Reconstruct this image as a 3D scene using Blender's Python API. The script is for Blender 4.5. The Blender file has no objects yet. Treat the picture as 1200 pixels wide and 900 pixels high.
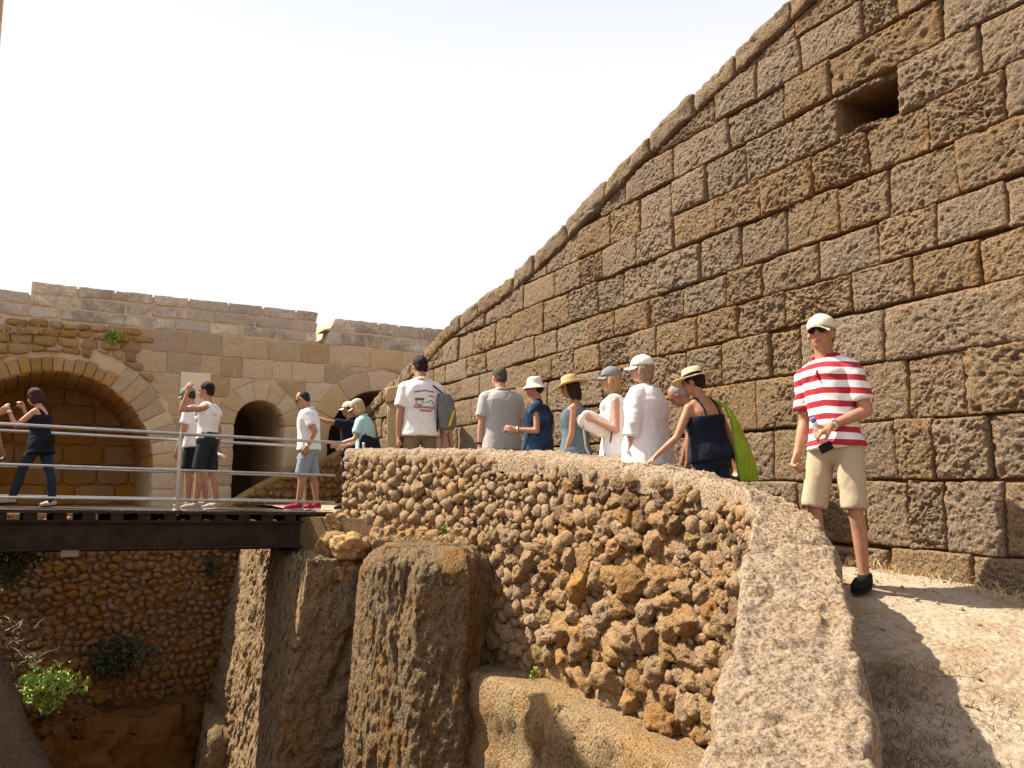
import bpy, bmesh, math, random
import numpy as np
from mathutils import Vector, Matrix
from mathutils.geometry import tessellate_polygon
from mathutils.bvhtree import BVHTree

R = random.Random(7)
NR = np.random.RandomState(11)
S = bpy.context.scene
COL = S.collection
rad = math.radians

# ------------------------------------------------------------------ camera
FPX = 960.0                      # focal length in pixels of a 1200 px wide frame
PITCH = math.atan(117 / FPX)
cam_d = bpy.data.cameras.new('camera')
cam_d.sensor_width = 36
cam_d.lens = 36 * FPX / 1200
cam_d.clip_start = 0.05
cam_d.clip_end = 2000
cam = bpy.data.objects.new('camera', cam_d)
COL.objects.link(cam)
cam.location = (0, 0, 0)
cam.rotation_euler = (math.pi / 2 + PITCH, 0, 0)
S.camera = cam

# ------------------------------------------------------------------ sun and sky
SUN_AZ, SUN_EL = rad(76), rad(50)     # azimuth left of the view direction
sdir = Vector((-math.sin(SUN_AZ) * math.cos(SUN_EL), math.cos(SUN_AZ) * math.cos(SUN_EL), math.sin(SUN_EL)))
sun_d = bpy.data.lights.new('sun', 'SUN')
sun_d.energy = 5.0
sun_d.angle = rad(0.5)
sun_d.color = (1.0, 0.91, 0.75)
sun = bpy.data.objects.new('sun', sun_d)
COL.objects.link(sun)
sun.rotation_euler = (-sdir).to_track_quat('-Z', 'Y').to_euler()
sun.location = (-20, 20, 40)

W = bpy.data.worlds.new('World')
S.world = W
W.use_nodes = True
nt = W.node_tree
nt.nodes.clear()
out = nt.nodes.new('ShaderNodeOutputWorld')
bg = nt.nodes.new('ShaderNodeBackground')
sky = nt.nodes.new('ShaderNodeTexSky')
sky.sky_type = 'NISHITA'
sky.sun_disc = False
sky.sun_elevation = SUN_EL
sky.sun_rotation = -SUN_AZ
sky.dust_density = 3.0
sky.air_density = 1.2
tc = nt.nodes.new('ShaderNodeTexCoord')
cl = nt.nodes.new('ShaderNodeTexNoise')
cl.inputs['Scale'].default_value = 1.6
cl.inputs['Detail'].default_value = 6
cr = nt.nodes.new('ShaderNodeValToRGB')
cr.color_ramp.elements[0].position = 0.20
cr.color_ramp.elements[0].color = (0.0, 0.0, 0.0, 1)
cr.color_ramp.elements[1].position = 0.42
cr.color_ramp.elements[1].color = (1, 1, 1, 1)
mx = nt.nodes.new('ShaderNodeMix')
mx.data_type = 'RGBA'
mx.inputs['B'].default_value = (5.15, 5.15, 5.2, 1)      # thin bright cloud veil
nt.links.new(tc.outputs['Generated'], cl.inputs['Vector'])
nt.links.new(cl.outputs['Fac'], cr.inputs['Fac'])
# the veil is thick towards the horizon and thins towards the zenith, where blue shows
sepz = nt.nodes.new('ShaderNodeSeparateXYZ')
nt.links.new(tc.outputs['Generated'], sepz.inputs[0])
el_ = nt.nodes.new('ShaderNodeMapRange')
el_.inputs['From Min'].default_value = 0.44
el_.inputs['From Max'].default_value = 0.85
el_.inputs['To Min'].default_value = 1.0
el_.inputs['To Max'].default_value = 0.05
nt.links.new(sepz.outputs['Z'], el_.inputs['Value'])
ml = nt.nodes.new('ShaderNodeMath')
ml.operation = 'MULTIPLY'
nt.links.new(cr.outputs['Color'], ml.inputs[0])
nt.links.new(el_.outputs['Result'], ml.inputs[1])
nt.links.new(ml.outputs[0], mx.inputs['Factor'])
nt.links.new(sky.outputs['Color'], mx.inputs['A'])
nt.links.new(mx.outputs['Result'], bg.inputs['Color'])
bg.inputs['Strength'].default_value = 0.10
nt.links.new(bg.outputs['Background'], out.inputs['Surface'])

S.view_settings.view_transform = 'Standard'
S.view_settings.look = 'None'
S.view_settings.exposure = 1.0
S.view_settings.gamma = 1.0
S.render.engine = 'CYCLES'
S.cycles.max_bounces = 6
S.cycles.diffuse_bounces = 4

# ------------------------------------------------------------------ helpers
cp, sp = math.cos(PITCH), math.sin(PITCH)


def ray(u, v):
    rx, up = (u - 600) / FPX, (450 - v) / FPX
    return np.array((rx, cp - sp * up, sp + cp * up))


def at(u, v, y):
    d = ray(u, v)
    return d * (y / d[1])


def on_plane(u, v, P, n):
    d = ray(u, v)
    t = np.dot(P, n) / np.dot(d, n)
    return d * t


def proj(p):
    x, y, z = p[..., 0], p[..., 1], p[..., 2]
    f = y * cp + z * sp
    f = np.where(np.abs(f) < 1e-4, 1e-4, f)
    up = -y * sp + z * cp
    return 600 + FPX * x / f, 450 - FPX * up / f, f


def _hash(ix, iy, iz, seed):
    h = (ix.astype(np.int64) * 374761393 + iy.astype(np.int64) * 668265263 + iz.astype(np.int64) * 2147483647 + seed * 1274126177) & 0xFFFFFFFF
    h = ((h ^ (h >> 13)) * 1274126177) & 0xFFFFFFFF
    h = (h ^ (h >> 16)) & 0xFFFFFFFF
    return h.astype(np.float64) / 4294967295.0


def vnoise(p, seed=0):
    i = np.floor(p).astype(np.int64)
    f = p - i
    f = f * f * (3 - 2 * f)
    r = 0
    for dx in (0, 1):
        wx = f[:, 0] if dx else 1 - f[:, 0]
        for dy in (0, 1):
            wy = f[:, 1] if dy else 1 - f[:, 1]
            for dz in (0, 1):
                wz = f[:, 2] if dz else 1 - f[:, 2]
                r = r + wx * wy * wz * _hash(i[:, 0] + dx, i[:, 1] + dy, i[:, 2] + dz, seed)
    return r * 2 - 1


def fbm(p, octs=4, seed=0, gain=0.5, lac=2.03):
    p = np.asarray(p, dtype=np.float64)
    a, r, t = 1.0, np.zeros(len(p)), 0
    for o in range(octs):
        r += a * vnoise(p + 17.3 * o, seed + o)
        t += a
        a *= gain
        p = p * lac
    return r / t


def link(name, me, mat=None, parent=None, smooth=True, kind=None):
    o = bpy.data.objects.new(name, me)
    COL.objects.link(o)
    if mat is not None and len(me.materials) == 0:
        me.materials.append(mat)
    if parent is not None:
        o.parent = parent
    if smooth and len(me.polygons):
        me.polygons.foreach_set('use_smooth', [True] * len(me.polygons))
    if kind:
        o['kind'] = kind
    return o


def mesh(name, V, F):
    me = bpy.data.meshes.new(name)
    V = np.asarray(V, dtype=np.float64)
    me.from_pydata(V.tolist(), [], F if isinstance(F, list) else F.tolist())
    me.update()
    return me


def tag(o, label, cat, group=None):
    o['label'] = label
    o['category'] = cat
    if group:
        o['group'] = group
    return o


def thing(name, label, cat, loc=(0, 0, 0), group=None):
    o = bpy.data.objects.new(name, None)
    o.empty_display_size = 0.1
    o.location = loc
    COL.objects.link(o)
    return tag(o, label, cat, group)


class MB:
    """collects pieces into one mesh"""
    def __init__(s):
        s.V, s.F, s.n = [], [], 0

    def add(s, V, F):
        V = np.asarray(V, dtype=np.float64)
        s.V.append(V)
        s.F += [[i + s.n for i in f] for f in F]
        s.n += len(V)
        return s

    def box(s, lo, hi):
        x0, y0, z0 = lo
        x1, y1, z1 = hi
        V = [(x0, y0, z0), (x1, y0, z0), (x1, y1, z0), (x0, y1, z0), (x0, y0, z1), (x1, y0, z1), (x1, y1, z1), (x0, y1, z1)]
        return s.add(V, [[0, 3, 2, 1], [4, 5, 6, 7], [0, 1, 5, 4], [1, 2, 6, 5], [2, 3, 7, 6], [3, 0, 4, 7]])

    def obox(s, c, ax, ay, az):
        """oriented box: centre and three half-axis vectors"""
        c, ax, ay, az = map(np.asarray, (c, ax, ay, az))
        V = [c + i * ax + j * ay + k * az for k in (-1, 1) for j in (-1, 1) for i in (-1, 1)]
        return s.add(V, [[0, 2, 3, 1], [4, 5, 7, 6], [0, 1, 5, 4], [1, 3, 7, 5], [3, 2, 6, 7], [2, 0, 4, 6]])

    def caps(s, p0, r0, p1, r1, seg=12, flat=False):
        p0, p1 = np.asarray(p0, float), np.asarray(p1, float)
        d = p1 - p0
        L = np.linalg.norm(d)
        d = d / L if L > 1e-9 else np.array((0, 0, 1.0))
        a = np.cross(d, (0, 0, 1.0) if abs(d[2]) < .9 else (1.0, 0, 0))
        a /= np.linalg.norm(a)
        b = np.cross(d, a)
        rings = []
        if flat:
            rings = [(p0, r0), (p1, r1)]
        else:
            for k in (80, 55, 28):
                rings.append((p0 - d * r0 * math.sin(rad(k)), r0 * math.cos(rad(k))))
            rings += [(p0, r0), (p1, r1)]
            for k in (28, 55, 80):
                rings.append((p1 + d * r1 * math.sin(rad(k)), r1 * math.cos(rad(k))))
        th = np.arange(seg) * 2 * math.pi / seg
        V = np.concatenate([c + r * (np.cos(th)[:, None] * a + np.sin(th)[:, None] * b) for c, r in rings])
        return s.add(V, tubefaces(len(rings), seg))

    def ell(s, c, r, M=None, seg=16, rings=10):
        V = []
        for i in range(1, rings):
            ph = math.pi * i / rings
            for j in range(seg):
                t = 2 * math.pi * j / seg
                V.append((r[0] * math.sin(ph) * math.cos(t), r[1] * math.sin(ph) * math.sin(t), -r[2] * math.cos(ph)))
        V = np.array(V)
        if M is not None:
            V = V @ np.asarray(M).T
        return s.add(V + np.asarray(c, float), tubefaces(rings - 1, seg))

    def loft(s, rings, seg=24, e=2.3):
        """rings: (centre, half-axis vector a, half-axis vector b)"""
        th = np.arange(seg) * 2 * math.pi / seg
        c, si = np.cos(th), np.sin(th)
        ca = np.sign(c) * np.abs(c) ** (2 / e)
        sa = np.sign(si) * np.abs(si) ** (2 / e)
        V = np.concatenate([np.asarray(p) + ca[:, None] * np.asarray(a) + sa[:, None] * np.asarray(b) for p, a, b in rings])
        return s.add(V, tubefaces(len(rings), seg))

    def tube(s, pts, r, seg=8):
        pts = [np.asarray(p, float) for p in pts]
        for a, b in zip(pts[:-1], pts[1:]):
            s.caps(a, r, b, r, seg)
        return s

    def get(s):
        return np.concatenate(s.V), s.F

    def build(s, name, mat=None, parent=None, smooth=False, kind=None):
        V, F = s.get()
        return link(name, mesh(name, V, F), mat, parent, smooth, kind)


def tubefaces(nr, seg):
    F = []
    for i in range(nr - 1):
        for j in range(seg):
            k = (j + 1) % seg
            F.append([i * seg + j, i * seg + k, (i + 1) * seg + k, (i + 1) * seg + j])
    F.append(list(range(seg))[::-1])
    F.append([(nr - 1) * seg + j for j in range(seg)])
    return F


def gridfaces(nu, nv, wrap=False):
    F = []
    for i in range(nu - 1):
        for j in range(nv if wrap else nv - 1):
            k = (j + 1) % nv
            F.append([i * nv + j, i * nv + k, (i + 1) * nv + k, (i + 1) * nv + j])
    return F


# ------------------------------------------------------------------ materials
class NT:
    def __init__(s, name):
        s.m = bpy.data.materials.new(name)
        s.m.use_nodes = True
        s.t = s.m.node_tree
        s.b = s.t.nodes['Principled BSDF']

    def n(s, typ, **kw):
        nd = s.t.nodes.new(typ)
        for k, v in kw.items():
            if k.startswith('i_'):
                nd.inputs[k[2:].replace('_', ' ')].default_value = v
            else:
                setattr(nd, k, v)
        return nd

    def l(s, a, b):
        s.t.links.new(a, b)

    def ramp(s, fac, stops):
        r = s.n('ShaderNodeValToRGB')
        el = r.color_ramp.elements
        while len(el) < len(stops):
            el.new(0.5)
        for e, (p, c) in zip(el, stops):
            e.position = p
            e.color = (*c, 1) if len(c) == 3 else c
        s.l(fac, r.inputs['Fac'])
        return r.outputs['Color']

    def mix(s, fac, a, b, mode='MIX'):
        m = s.n('ShaderNodeMix', data_type='RGBA', blend_type=mode)
        for val, key in ((fac, 'Factor'), (a, 'A'), (b, 'B')):
            sock = [i for i in m.inputs if i.name == key and (i.type == ('VALUE' if key == 'Factor' else 'RGBA'))][0]
            if isinstance(val, (int, float)):
                sock.default_value = val
            elif isinstance(val, tuple):
                sock.default_value = (*val, 1)
            else:
                s.l(val, sock)
        return [o for o in m.outputs if o.type == 'RGBA'][0]

    def math(s, op, a, b=0.0):
        m = s.n('ShaderNodeMath', operation=op)
        for k, val in enumerate((a, b)):
            if isinstance(val, (int, float)):
                m.inputs[k].default_value = val
            else:
                s.l(val, m.inputs[k])
        return m.outputs[0]


def G(v):
    return (v, v, v)


def stone_mat(name, crust, warm, dark, scale=1.0, bump=0.7, dist=0.03, rand=0.35, edge=False, squash=None, pit=0.6, pale=None, crust_cut=0.5):
    """weathered stone: a greyish crust over warm stone, dark pits; every stone its own tone"""
    t = NT(name)
    pos = t.n('ShaderNodeNewGeometry').outputs['Position']
    mp = t.n('ShaderNodeMapping')
    mp.inputs['Scale'].default_value = squash or (1, 1, 1)
    t.l(pos, mp.inputs['Vector'])
    vec = mp.outputs['Vector']
    rnd = t.n('ShaderNodeObjectInfo').outputs['Random']
    big = t.n('ShaderNodeTexNoise', i_Scale=1.7 * scale, i_Detail=5.0, i_Roughness=0.6)
    mid = t.n('ShaderNodeTexNoise', i_Scale=9.0 * scale, i_Detail=7.0, i_Roughness=0.68)
    fine = t.n('ShaderNodeTexNoise', i_Scale=38.0 * scale, i_Detail=6.0, i_Roughness=0.7)
    for nd in (big, mid, fine):
        t.l(vec, nd.inputs['Vector'])
    vor = t.n('ShaderNodeTexVoronoi', i_Scale=26.0 * scale)
    t.l(vec, vor.inputs['Vector'])
    cr = t.math('ADD', t.math('MULTIPLY', big.outputs['Fac'], 0.8), t.math('MULTIPLY', mid.outputs['Fac'], 0.5))
    cr = t.math('ADD', cr, t.math('MULTIPLY', t.math('SUBTRACT', rnd, 0.5), 0.18))
    if edge:
        at_ = t.n('ShaderNodeAttribute', attribute_name='edge')
        cr = t.math('SUBTRACT', cr, t.math('MULTIPLY', at_.outputs['Fac'], 0.30))
    f = t.ramp(cr, [(crust_cut, G(0)), (crust_cut + 0.20, G(1))])
    col = t.mix(f, warm, crust)
    if pale:
        pf = t.ramp(mid.outputs['Fac'], [(0.56, G(0)), (0.68, G(1))])
        col = t.mix(t.math('MULTIPLY', pf, 0.7), col, pale)
    df = t.ramp(fine.outputs['Fac'], [(0.36, G(1)), (0.52, G(0))])
    col = t.mix(t.math('MULTIPLY', df, pit), col, dark)
    hs = t.n('ShaderNodeHueSaturation')
    t.l(t.math('ADD', t.math('MULTIPLY', rnd, rand), 1 - rand / 2), hs.inputs['Value'])
    r2 = t.math('FRACT', t.math('MULTIPLY', rnd, 7.31))
    t.l(t.math('ADD', t.math('MULTIPLY', r2, 0.30), 0.98), hs.inputs['Saturation'])
    t.l(col, hs.inputs['Color'])
    t.l(hs.outputs['Color'], t.b.inputs['Base Color'])
    h = t.math('ADD', t.math('MULTIPLY', mid.outputs['Fac'], 1.0), t.math('MULTIPLY', fine.outputs['Fac'], 0.55))
    h = t.math('ADD', h, t.math('MULTIPLY', t.math('MINIMUM', vor.outputs['Distance'], 0.5), 0.5))
    bp = t.n('ShaderNodeBump', i_Strength=bump, i_Distance=dist)
    t.l(h, bp.inputs['Height'])
    t.l(bp.outputs['Normal'], t.b.inputs['Normal'])
    t.b.inputs['Roughness'].default_value = 0.95
    t.b.inputs['Specular IOR Level'].default_value = 0.15
    return t.m


def plain(name, col, rough=0.8, bump=0.0, scale=60.0, var=0.12, metal=0.0, squash=None, spec=0.3):
    """cloth, skin, paint: base colour with slight mottling and fine relief (object coordinates)"""
    t = NT(name)
    co = t.n('ShaderNodeTexCoord').outputs['Object']
    mp = t.n('ShaderNodeMapping')
    mp.inputs['Scale'].default_value = squash or (1, 1, 1)
    t.l(co, mp.inputs['Vector'])
    n1 = t.n('ShaderNodeTexNoise', i_Scale=scale * 0.2, i_Detail=5.0)
    n2 = t.n('ShaderNodeTexNoise', i_Scale=scale, i_Detail=4.0)
    t.l(mp.outputs['Vector'], n1.inputs['Vector'])
    t.l(mp.outputs['Vector'], n2.inputs['Vector'])
    lo = tuple(c * (1 - var) for c in col)
    hi = tuple(min(1, c * (1 + var)) for c in col)
    t.l(t.ramp(n1.outputs['Fac'], [(0.3, lo), (0.7, hi)]), t.b.inputs['Base Color'])
    if bump:
        bp = t.n('ShaderNodeBump', i_Strength=bump, i_Distance=0.01)
        t.l(n2.outputs['Fac'], bp.inputs['Height'])
        t.l(bp.outputs['Normal'], t.b.inputs['Normal'])
    t.b.inputs['Roughness'].default_value = rough
    t.b.inputs['Metallic'].default_value = metal
    t.b.inputs['Specular IOR Level'].default_value = spec
    return t.m


def leaf_mat(name, c1, c2):
    t = NT(name)
    pos = t.n('ShaderNodeNewGeometry').outputs['Position']
    n1 = t.n('ShaderNodeTexNoise', i_Scale=14.0, i_Detail=3.0)
    t.l(pos, n1.inputs['Vector'])
    t.l(t.ramp(n1.outputs['Fac'], [(0.35, c1), (0.65, c2)]), t.b.inputs['Base Color'])
    t.b.inputs['Roughness'].default_value = 0.55
    return t.m


M = {}
M['ashlar'] = stone_mat('ashlar', (0.238, 0.178, 0.124), (0.282, 0.192, 0.122), (0.045, 0.029, 0.019), edge=True, crust_cut=0.36, bump=0.9, dist=0.035, pit=0.88, rand=.22, scale=1.5, pale=(0.315, 0.245, 0.176))
M['mortar'] = stone_mat('mortar', (0.17, 0.112, 0.068), (0.20, 0.125, 0.066), (0.06, 0.038, 0.022), bump=0.8, dist=0.02)
M['pale_block'] = stone_mat('pale_block', (0.52, 0.405, 0.28), (0.54, 0.38, 0.235), (0.24, 0.165, 0.10), bump=0.6, dist=0.04, pit=0.6, rand=0.42, crust_cut=0.46, pale=(0.62, 0.51, 0.385))
M['grey_block'] = stone_mat('grey_block', (0.30, 0.25, 0.20), (0.64, 0.55, 0.45), (0.14, 0.115, 0.09), bump=0.6, dist=0.04, pit=0.5, rand=0.6, crust_cut=0.60, pale=(0.68, 0.60, 0.51))
M['pale_mortar'] = stone_mat('pale_mortar', (0.64, 0.53, 0.405), (0.58, 0.44, 0.30), (0.36, 0.26, 0.17), bump=0.4, dist=0.02, pit=0.35)
M['repair'] = stone_mat('repair', (0.66, 0.56, 0.44), (0.62, 0.50, 0.37), (0.4, 0.3, 0.2), bump=0.3, dist=0.02, pit=0.2)
M['voussoir'] = stone_mat('voussoir', (0.54, 0.42, 0.295), (0.52, 0.37, 0.225), (0.25, 0.17, 0.1), bump=0.5, dist=0.03, pit=0.4, rand=0.2)
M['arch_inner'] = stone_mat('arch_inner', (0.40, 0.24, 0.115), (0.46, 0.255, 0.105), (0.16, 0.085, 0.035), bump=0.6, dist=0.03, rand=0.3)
M['rubble'] = stone_mat('rubble', (0.38, 0.26, 0.15), (0.45, 0.28, 0.12), (0.12, 0.075, 0.04), bump=0.9, dist=0.03, rand=0.5)
M['cobble'] = stone_mat('cobble', (0.335, 0.235, 0.148), (0.39, 0.238, 0.125), (0.08, 0.046, 0.024), bump=1.0, dist=0.035, rand=0.42, scale=1.5, crust_cut=0.54, pit=0.7)
M['cobble_core'] = stone_mat('cobble_core', (0.33, 0.215, 0.122), (0.38, 0.23, 0.115), (0.09, 0.052, 0.027), bump=1.0, dist=0.03)
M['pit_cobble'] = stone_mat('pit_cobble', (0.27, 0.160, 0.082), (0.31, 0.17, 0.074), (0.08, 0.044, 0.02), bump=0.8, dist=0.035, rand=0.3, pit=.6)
M['parapet_top'] = stone_mat('parapet_top', (0.415, 0.325, 0.245), (0.44, 0.325, 0.22), (0.11, 0.07, 0.046), scale=1.3, bump=1.0, dist=0.045, pit=0.88, pale=(0.52, 0.435, 0.335))
M['rock'] = stone_mat('rock', (0.25, 0.19, 0.132), (0.28, 0.165, 0.085), (0.045, 0.026, 0.014), bump=1.0, dist=0.06, squash=(1, 1, 0.6), pit=0.92, scale=1.5)
M['ledge'] = stone_mat('ledge', (0.38, 0.29, 0.195), (0.39, 0.255, 0.145), (0.08, 0.048, 0.026), bump=1.0, dist=0.05, squash=(1, 1, 0.7), pit=0.9, scale=1.4)
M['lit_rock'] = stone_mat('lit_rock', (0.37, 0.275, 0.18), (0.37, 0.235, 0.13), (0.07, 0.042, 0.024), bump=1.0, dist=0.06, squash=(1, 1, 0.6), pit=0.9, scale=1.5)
M['soil'] = stone_mat('soil', (0.17, 0.098, 0.052), (0.20, 0.108, 0.05), (0.06, 0.036, 0.02), bump=0.9, dist=0.06)
M['path'] = stone_mat('path', (0.48, 0.385, 0.285), (0.36, 0.255, 0.16), (0.15, 0.10, 0.06), bump=1.0, dist=0.03, pit=0.5, scale=0.8, pale=(0.58, 0.485, 0.37), crust_cut=0.5)
M['dark_shade_stone'] = stone_mat('dark_shade_stone', (0.13, 0.092, 0.062), (0.155, 0.10, 0.058), (0.045, 0.03, 0.02), bump=1.0, dist=0.03, scale=2)
M['rust'] = plain('rust', (0.030, 0.016, 0.010), 0.8, 0.4, 30, 0.5)
M['wood'] = plain('wood', (0.04, 0.026, 0.018), 0.8, 0.5, 20, 0.35)
M['steel'] = plain('steel', (0.46, 0.45, 0.43), 0.42, 0.15, 40, 0.15, metal=0.85)
M['plate'] = plain('plate', (0.75, 0.74, 0.70), 0.5)
M['dry_grass'] = leaf_mat('dry_grass', (0.42, 0.29, 0.12), (0.58, 0.42, 0.20))
M['green'] = leaf_mat('green', (0.16, 0.26, 0.03), (0.34, 0.42, 0.06))
M['dark_green'] = leaf_mat('dark_green', (0.045, 0.055, 0.022), (0.075, 0.085, 0.035))
M['twig'] = plain('twig', (0.12, 0.08, 0.05))


# ------------------------------------------------------------------ stones
def clip(poly, a, b, c):
    """keep a*x+b*y<=c"""
    o = []
    for i in range(len(poly)):
        p, q = poly[i], poly[(i + 1) % len(poly)]
        dp, dq = a * p[0] + b * p[1] - c, a * q[0] + b * q[1] - c
        if dp <= 0:
            o.append(p)
        if (dp < 0 < dq) or (dq < 0 < dp):
            t = dp / (dp - dq)
            o.append((p[0] + t * (q[0] - p[0]), p[1] + t * (q[1] - p[1])))
    return o


def area(poly):
    return 0.5 * abs(sum(poly[i][0] * poly[(i + 1) % len(poly)][1] - poly[(i + 1) % len(poly)][0] * poly[i][1] for i in range(len(poly))))


def perimeter(poly, N, smooth=1):
    P = np.array(poly)
    Q = np.roll(P, -1, 0)
    L = np.linalg.norm(Q - P, axis=1)
    cnt = np.maximum(1, np.floor(L / L.sum() * (N - len(P))).astype(int) + 1)
    while cnt.sum() > N:
        cnt[np.argmax(cnt)] -= 1
    while cnt.sum() < N:
        cnt[np.argmax(L / cnt)] += 1
    X = np.concatenate([P[i] + (Q[i] - P[i]) * (np.arange(c) / c)[:, None] for i, c in enumerate(cnt)])
    for _ in range(smooth):
        X = 0.5 * X + 0.25 * (np.roll(X, 1, 0) + np.roll(X, -1, 0))
    return X


class Wallface:
    """stones set on a plane: origin O, direction d (s axis), outward normal n, z up"""
    def __init__(s, O, d, n):
        s.O, s.d, s.n = map(lambda v: np.asarray(v, float), (O, d, n))

    def sz(s, u, v):
        p = on_plane(u, v, s.O, s.n)
        return float(np.dot(p - s.O, s.d)), float(p[2])

    def pt(s, a, z, off=0.0):
        return s.O + s.d * a + s.n * off + np.array((0, 0, z))

    def stone(s, poly, N=56, rings=8, proud=0.0, bulge=0.02, back=0.10, rough=0.02, freq=9.0, edge_r=0.025, wob=0.012, seed=0, smooth=1):
        """returns verts, faces, edge attribute of one stone"""
        if area(poly) < 1e-4:
            return None
        P = perimeter(poly, N, smooth)
        c = P.mean(0)
        rs = np.concatenate([[1, 0.965], np.linspace(0.92, 0, rings - 1)[:-1]])
        V2, off, ed = [], [], []
        V2.append(P)
        off.append(np.full(N, -back))
        ed.append(np.ones(N))
        for r in rs:
            V2.append(c + (P - c) * r)
            off.append(np.full(N, proud + bulge * (1 - r ** 3) - edge_r * max(0, (r - 0.92) / 0.08) ** 2))
            ed.append(np.full(N, r ** 6))
        V2.append(c[None])
        off.append(np.array([proud + bulge]))
        ed.append(np.array([0.0]))
        V2 = np.concatenate(V2)
        off = np.concatenate(off)
        ed = np.concatenate(ed)
        V = s.O + V2[:, :1] * s.d + V2[:, 1:] * np.array((0, 0, 1.0)) + off[:, None] * s.n
        nrm = fbm(V * freq, 4, 3, 0.62) * rough
        pits = np.minimum(0, fbm(V * freq * 1.3 + 40, 3, 9) + 0.12) * rough * 2.2
        nrm = nrm + pits + ((fbm(V * freq * 3.0, 3, 19, .65) * 0.8 + np.minimum(0, fbm(V * freq * 2.6, 2, 29) + .05) * 1.1) * rough + (fbm(V * 38, 3, 39, .65) * .010 + np.minimum(0, fbm(V * 27, 2, 49) + .10) * (.018 + .020 * np.clip(fbm(V * 3, 2, 59) * 2, -.6, 1)) if N > 100 else 0) if N > 60 else 0)
        nrm[:N] = 0
        wx = fbm(V * 8 + 70, 3, 21) * wob
        wz = fbm(V * 8 + 90, 3, 31) * wob
        V = V + nrm[:, None] * s.n + wx[:, None] * s.d + wz[:, None] * np.array((0, 0, 1.0))
        nr = len(rs) + 1
        F = gridfaces(nr, N, True)
        last = nr * N
        F += [[(nr - 1) * N + j, (nr - 1) * N + (j + 1) % N, last] for j in range(N)]
        return V, F, ed


def stone_obj(name, data, mat, parent, kind=None):
    V, F, ed = data
    me = mesh(name, V, F)
    a = me.attributes.new('edge', 'FLOAT', 'POINT')
    a.data.foreach_set('value', ed.astype(np.float32))
    return link(name, me, mat, parent, True, kind)


def px_area(V):
    u, v, f = proj(V)
    if (f < 0.1).any():
        return 0
    w = max(0, min(1200, u.max()) - max(0, u.min()))
    h = max(0, min(900, v.max()) - max(0, v.min()))
    return w * h


def emit(stones, parent, name='stone', most=290, rest_name='far_stonework'):
    """stones: list of (data, material). The largest in view as objects, the rest joined."""
    order = sorted(range(len(stones)), key=lambda i: -px_area(stones[i][0][0]))
    for i in order[:most]:
        if px_area(stones[i][0][0]) > 0 or len(stones) <= most:
            stone_obj(name, stones[i][0], stones[i][1], parent)
    rest = [i for k, i in enumerate(order) if not (k < most and (px_area(stones[i][0][0]) > 0 or len(stones) <= most))]
    if rest:
        by = {}
        for i in rest:
            by.setdefault(stones[i][1].name, []).append(i)
        for mn, ids in by.items():
            VV, FF, EE, n = [], [], [], 0
            for i in ids:
                V, F, e = stones[i][0]
                VV.append(V)
                EE.append(e)
                FF += [[k + n for k in f] for f in F]
                n += len(V)
            stone_obj(rest_name, (np.concatenate(VV), FF, np.concatenate(EE)), stones[ids[0]][1], parent, 'stuff')


# slab with holes -------------------------------------------------------------
def slab(face, outer, holes, off_front, off_back):
    polys = [[(*p, 0.0) for p in outer]] + [[(*p, 0.0) for p in h] for h in holes]
    tris = tessellate_polygon([[Vector(p) for p in pl] for pl in polys])
    pts = [p for pl in polys for p in pl]
    n = len(pts)
    V = [face.pt(p[0], p[1], off_front) for p in pts] + [face.pt(p[0], p[1], off_back) for p in pts]
    F = [list(t) for t in tris] + [[i + n for i in t][::-1] for t in tris]
    k = 0
    for pl in polys:
        m = len(pl)
        for i in range(m):
            j = (i + 1) % m
            F.append([k + i, k + j, n + k + j, n + k + i])
        k += m
    return V, F


def fixn(o):
    bm = bmesh.new()
    bm.from_mesh(o.data)
    bmesh.ops.recalc_face_normals(bm, faces=bm.faces)
    bm.to_mesh(o.data)
    bm.free()
    return o


# =================================================================== SETTING
# ground far below, reaching the horizon
g = MB()
g.add([(-600, -600, -6.2), (600, -600, -6.2), (600, 600, -6.2), (-600, 600, -6.2)], [[0, 1, 2, 3]])
g.build('ground', M['soil'], None, kind='structure')


def zpath(y):
    return float(np.interp(y, [-3, 0, 2.3, 3.3, 4.4, 5.2, 5.5, 7, 9, 10.5, 12, 20], [-2.4, -2.2, -1.64, -1.27, -0.90, -0.725, -0.672, -0.58, -0.44, -0.37, -0.385, -0.40]))


# ---- right wall ------------------------------------------------------------
WR = Wallface((2.95, 5.8, 0), (-0.4617, 0.887, 0), (-0.887, -0.4617, 0))
zc = [WR.sz(1200, v)[1] for v in (704, 654, 563, 480, 398, 323, 264, 204, 133, 69, 0)]
zc[0] -= 0.15
while zc[-1] < 7.0:
    zc.append(zc[-1] + R.uniform(0.33, 0.42))
top_pts = sorted(WR.sz(u, v) for u, v in ((925, 0), (830, 92), (760, 160), (700, 225), (650, 278), (600, 325), (550, 362), (520, 387), (500, 412), (455, 452), (425, 485)))
tslope = (top_pts[3][1] - top_pts[0][1]) / (top_pts[3][0] - top_pts[0][0])
top_pts = [(top_pts[0][0] - 8, top_pts[0][1] - 8 * tslope)] + top_pts


def wr_top(s):
    return float(np.interp(s, [p[0] for p in top_pts], [p[1] for p in top_pts]))


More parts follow.
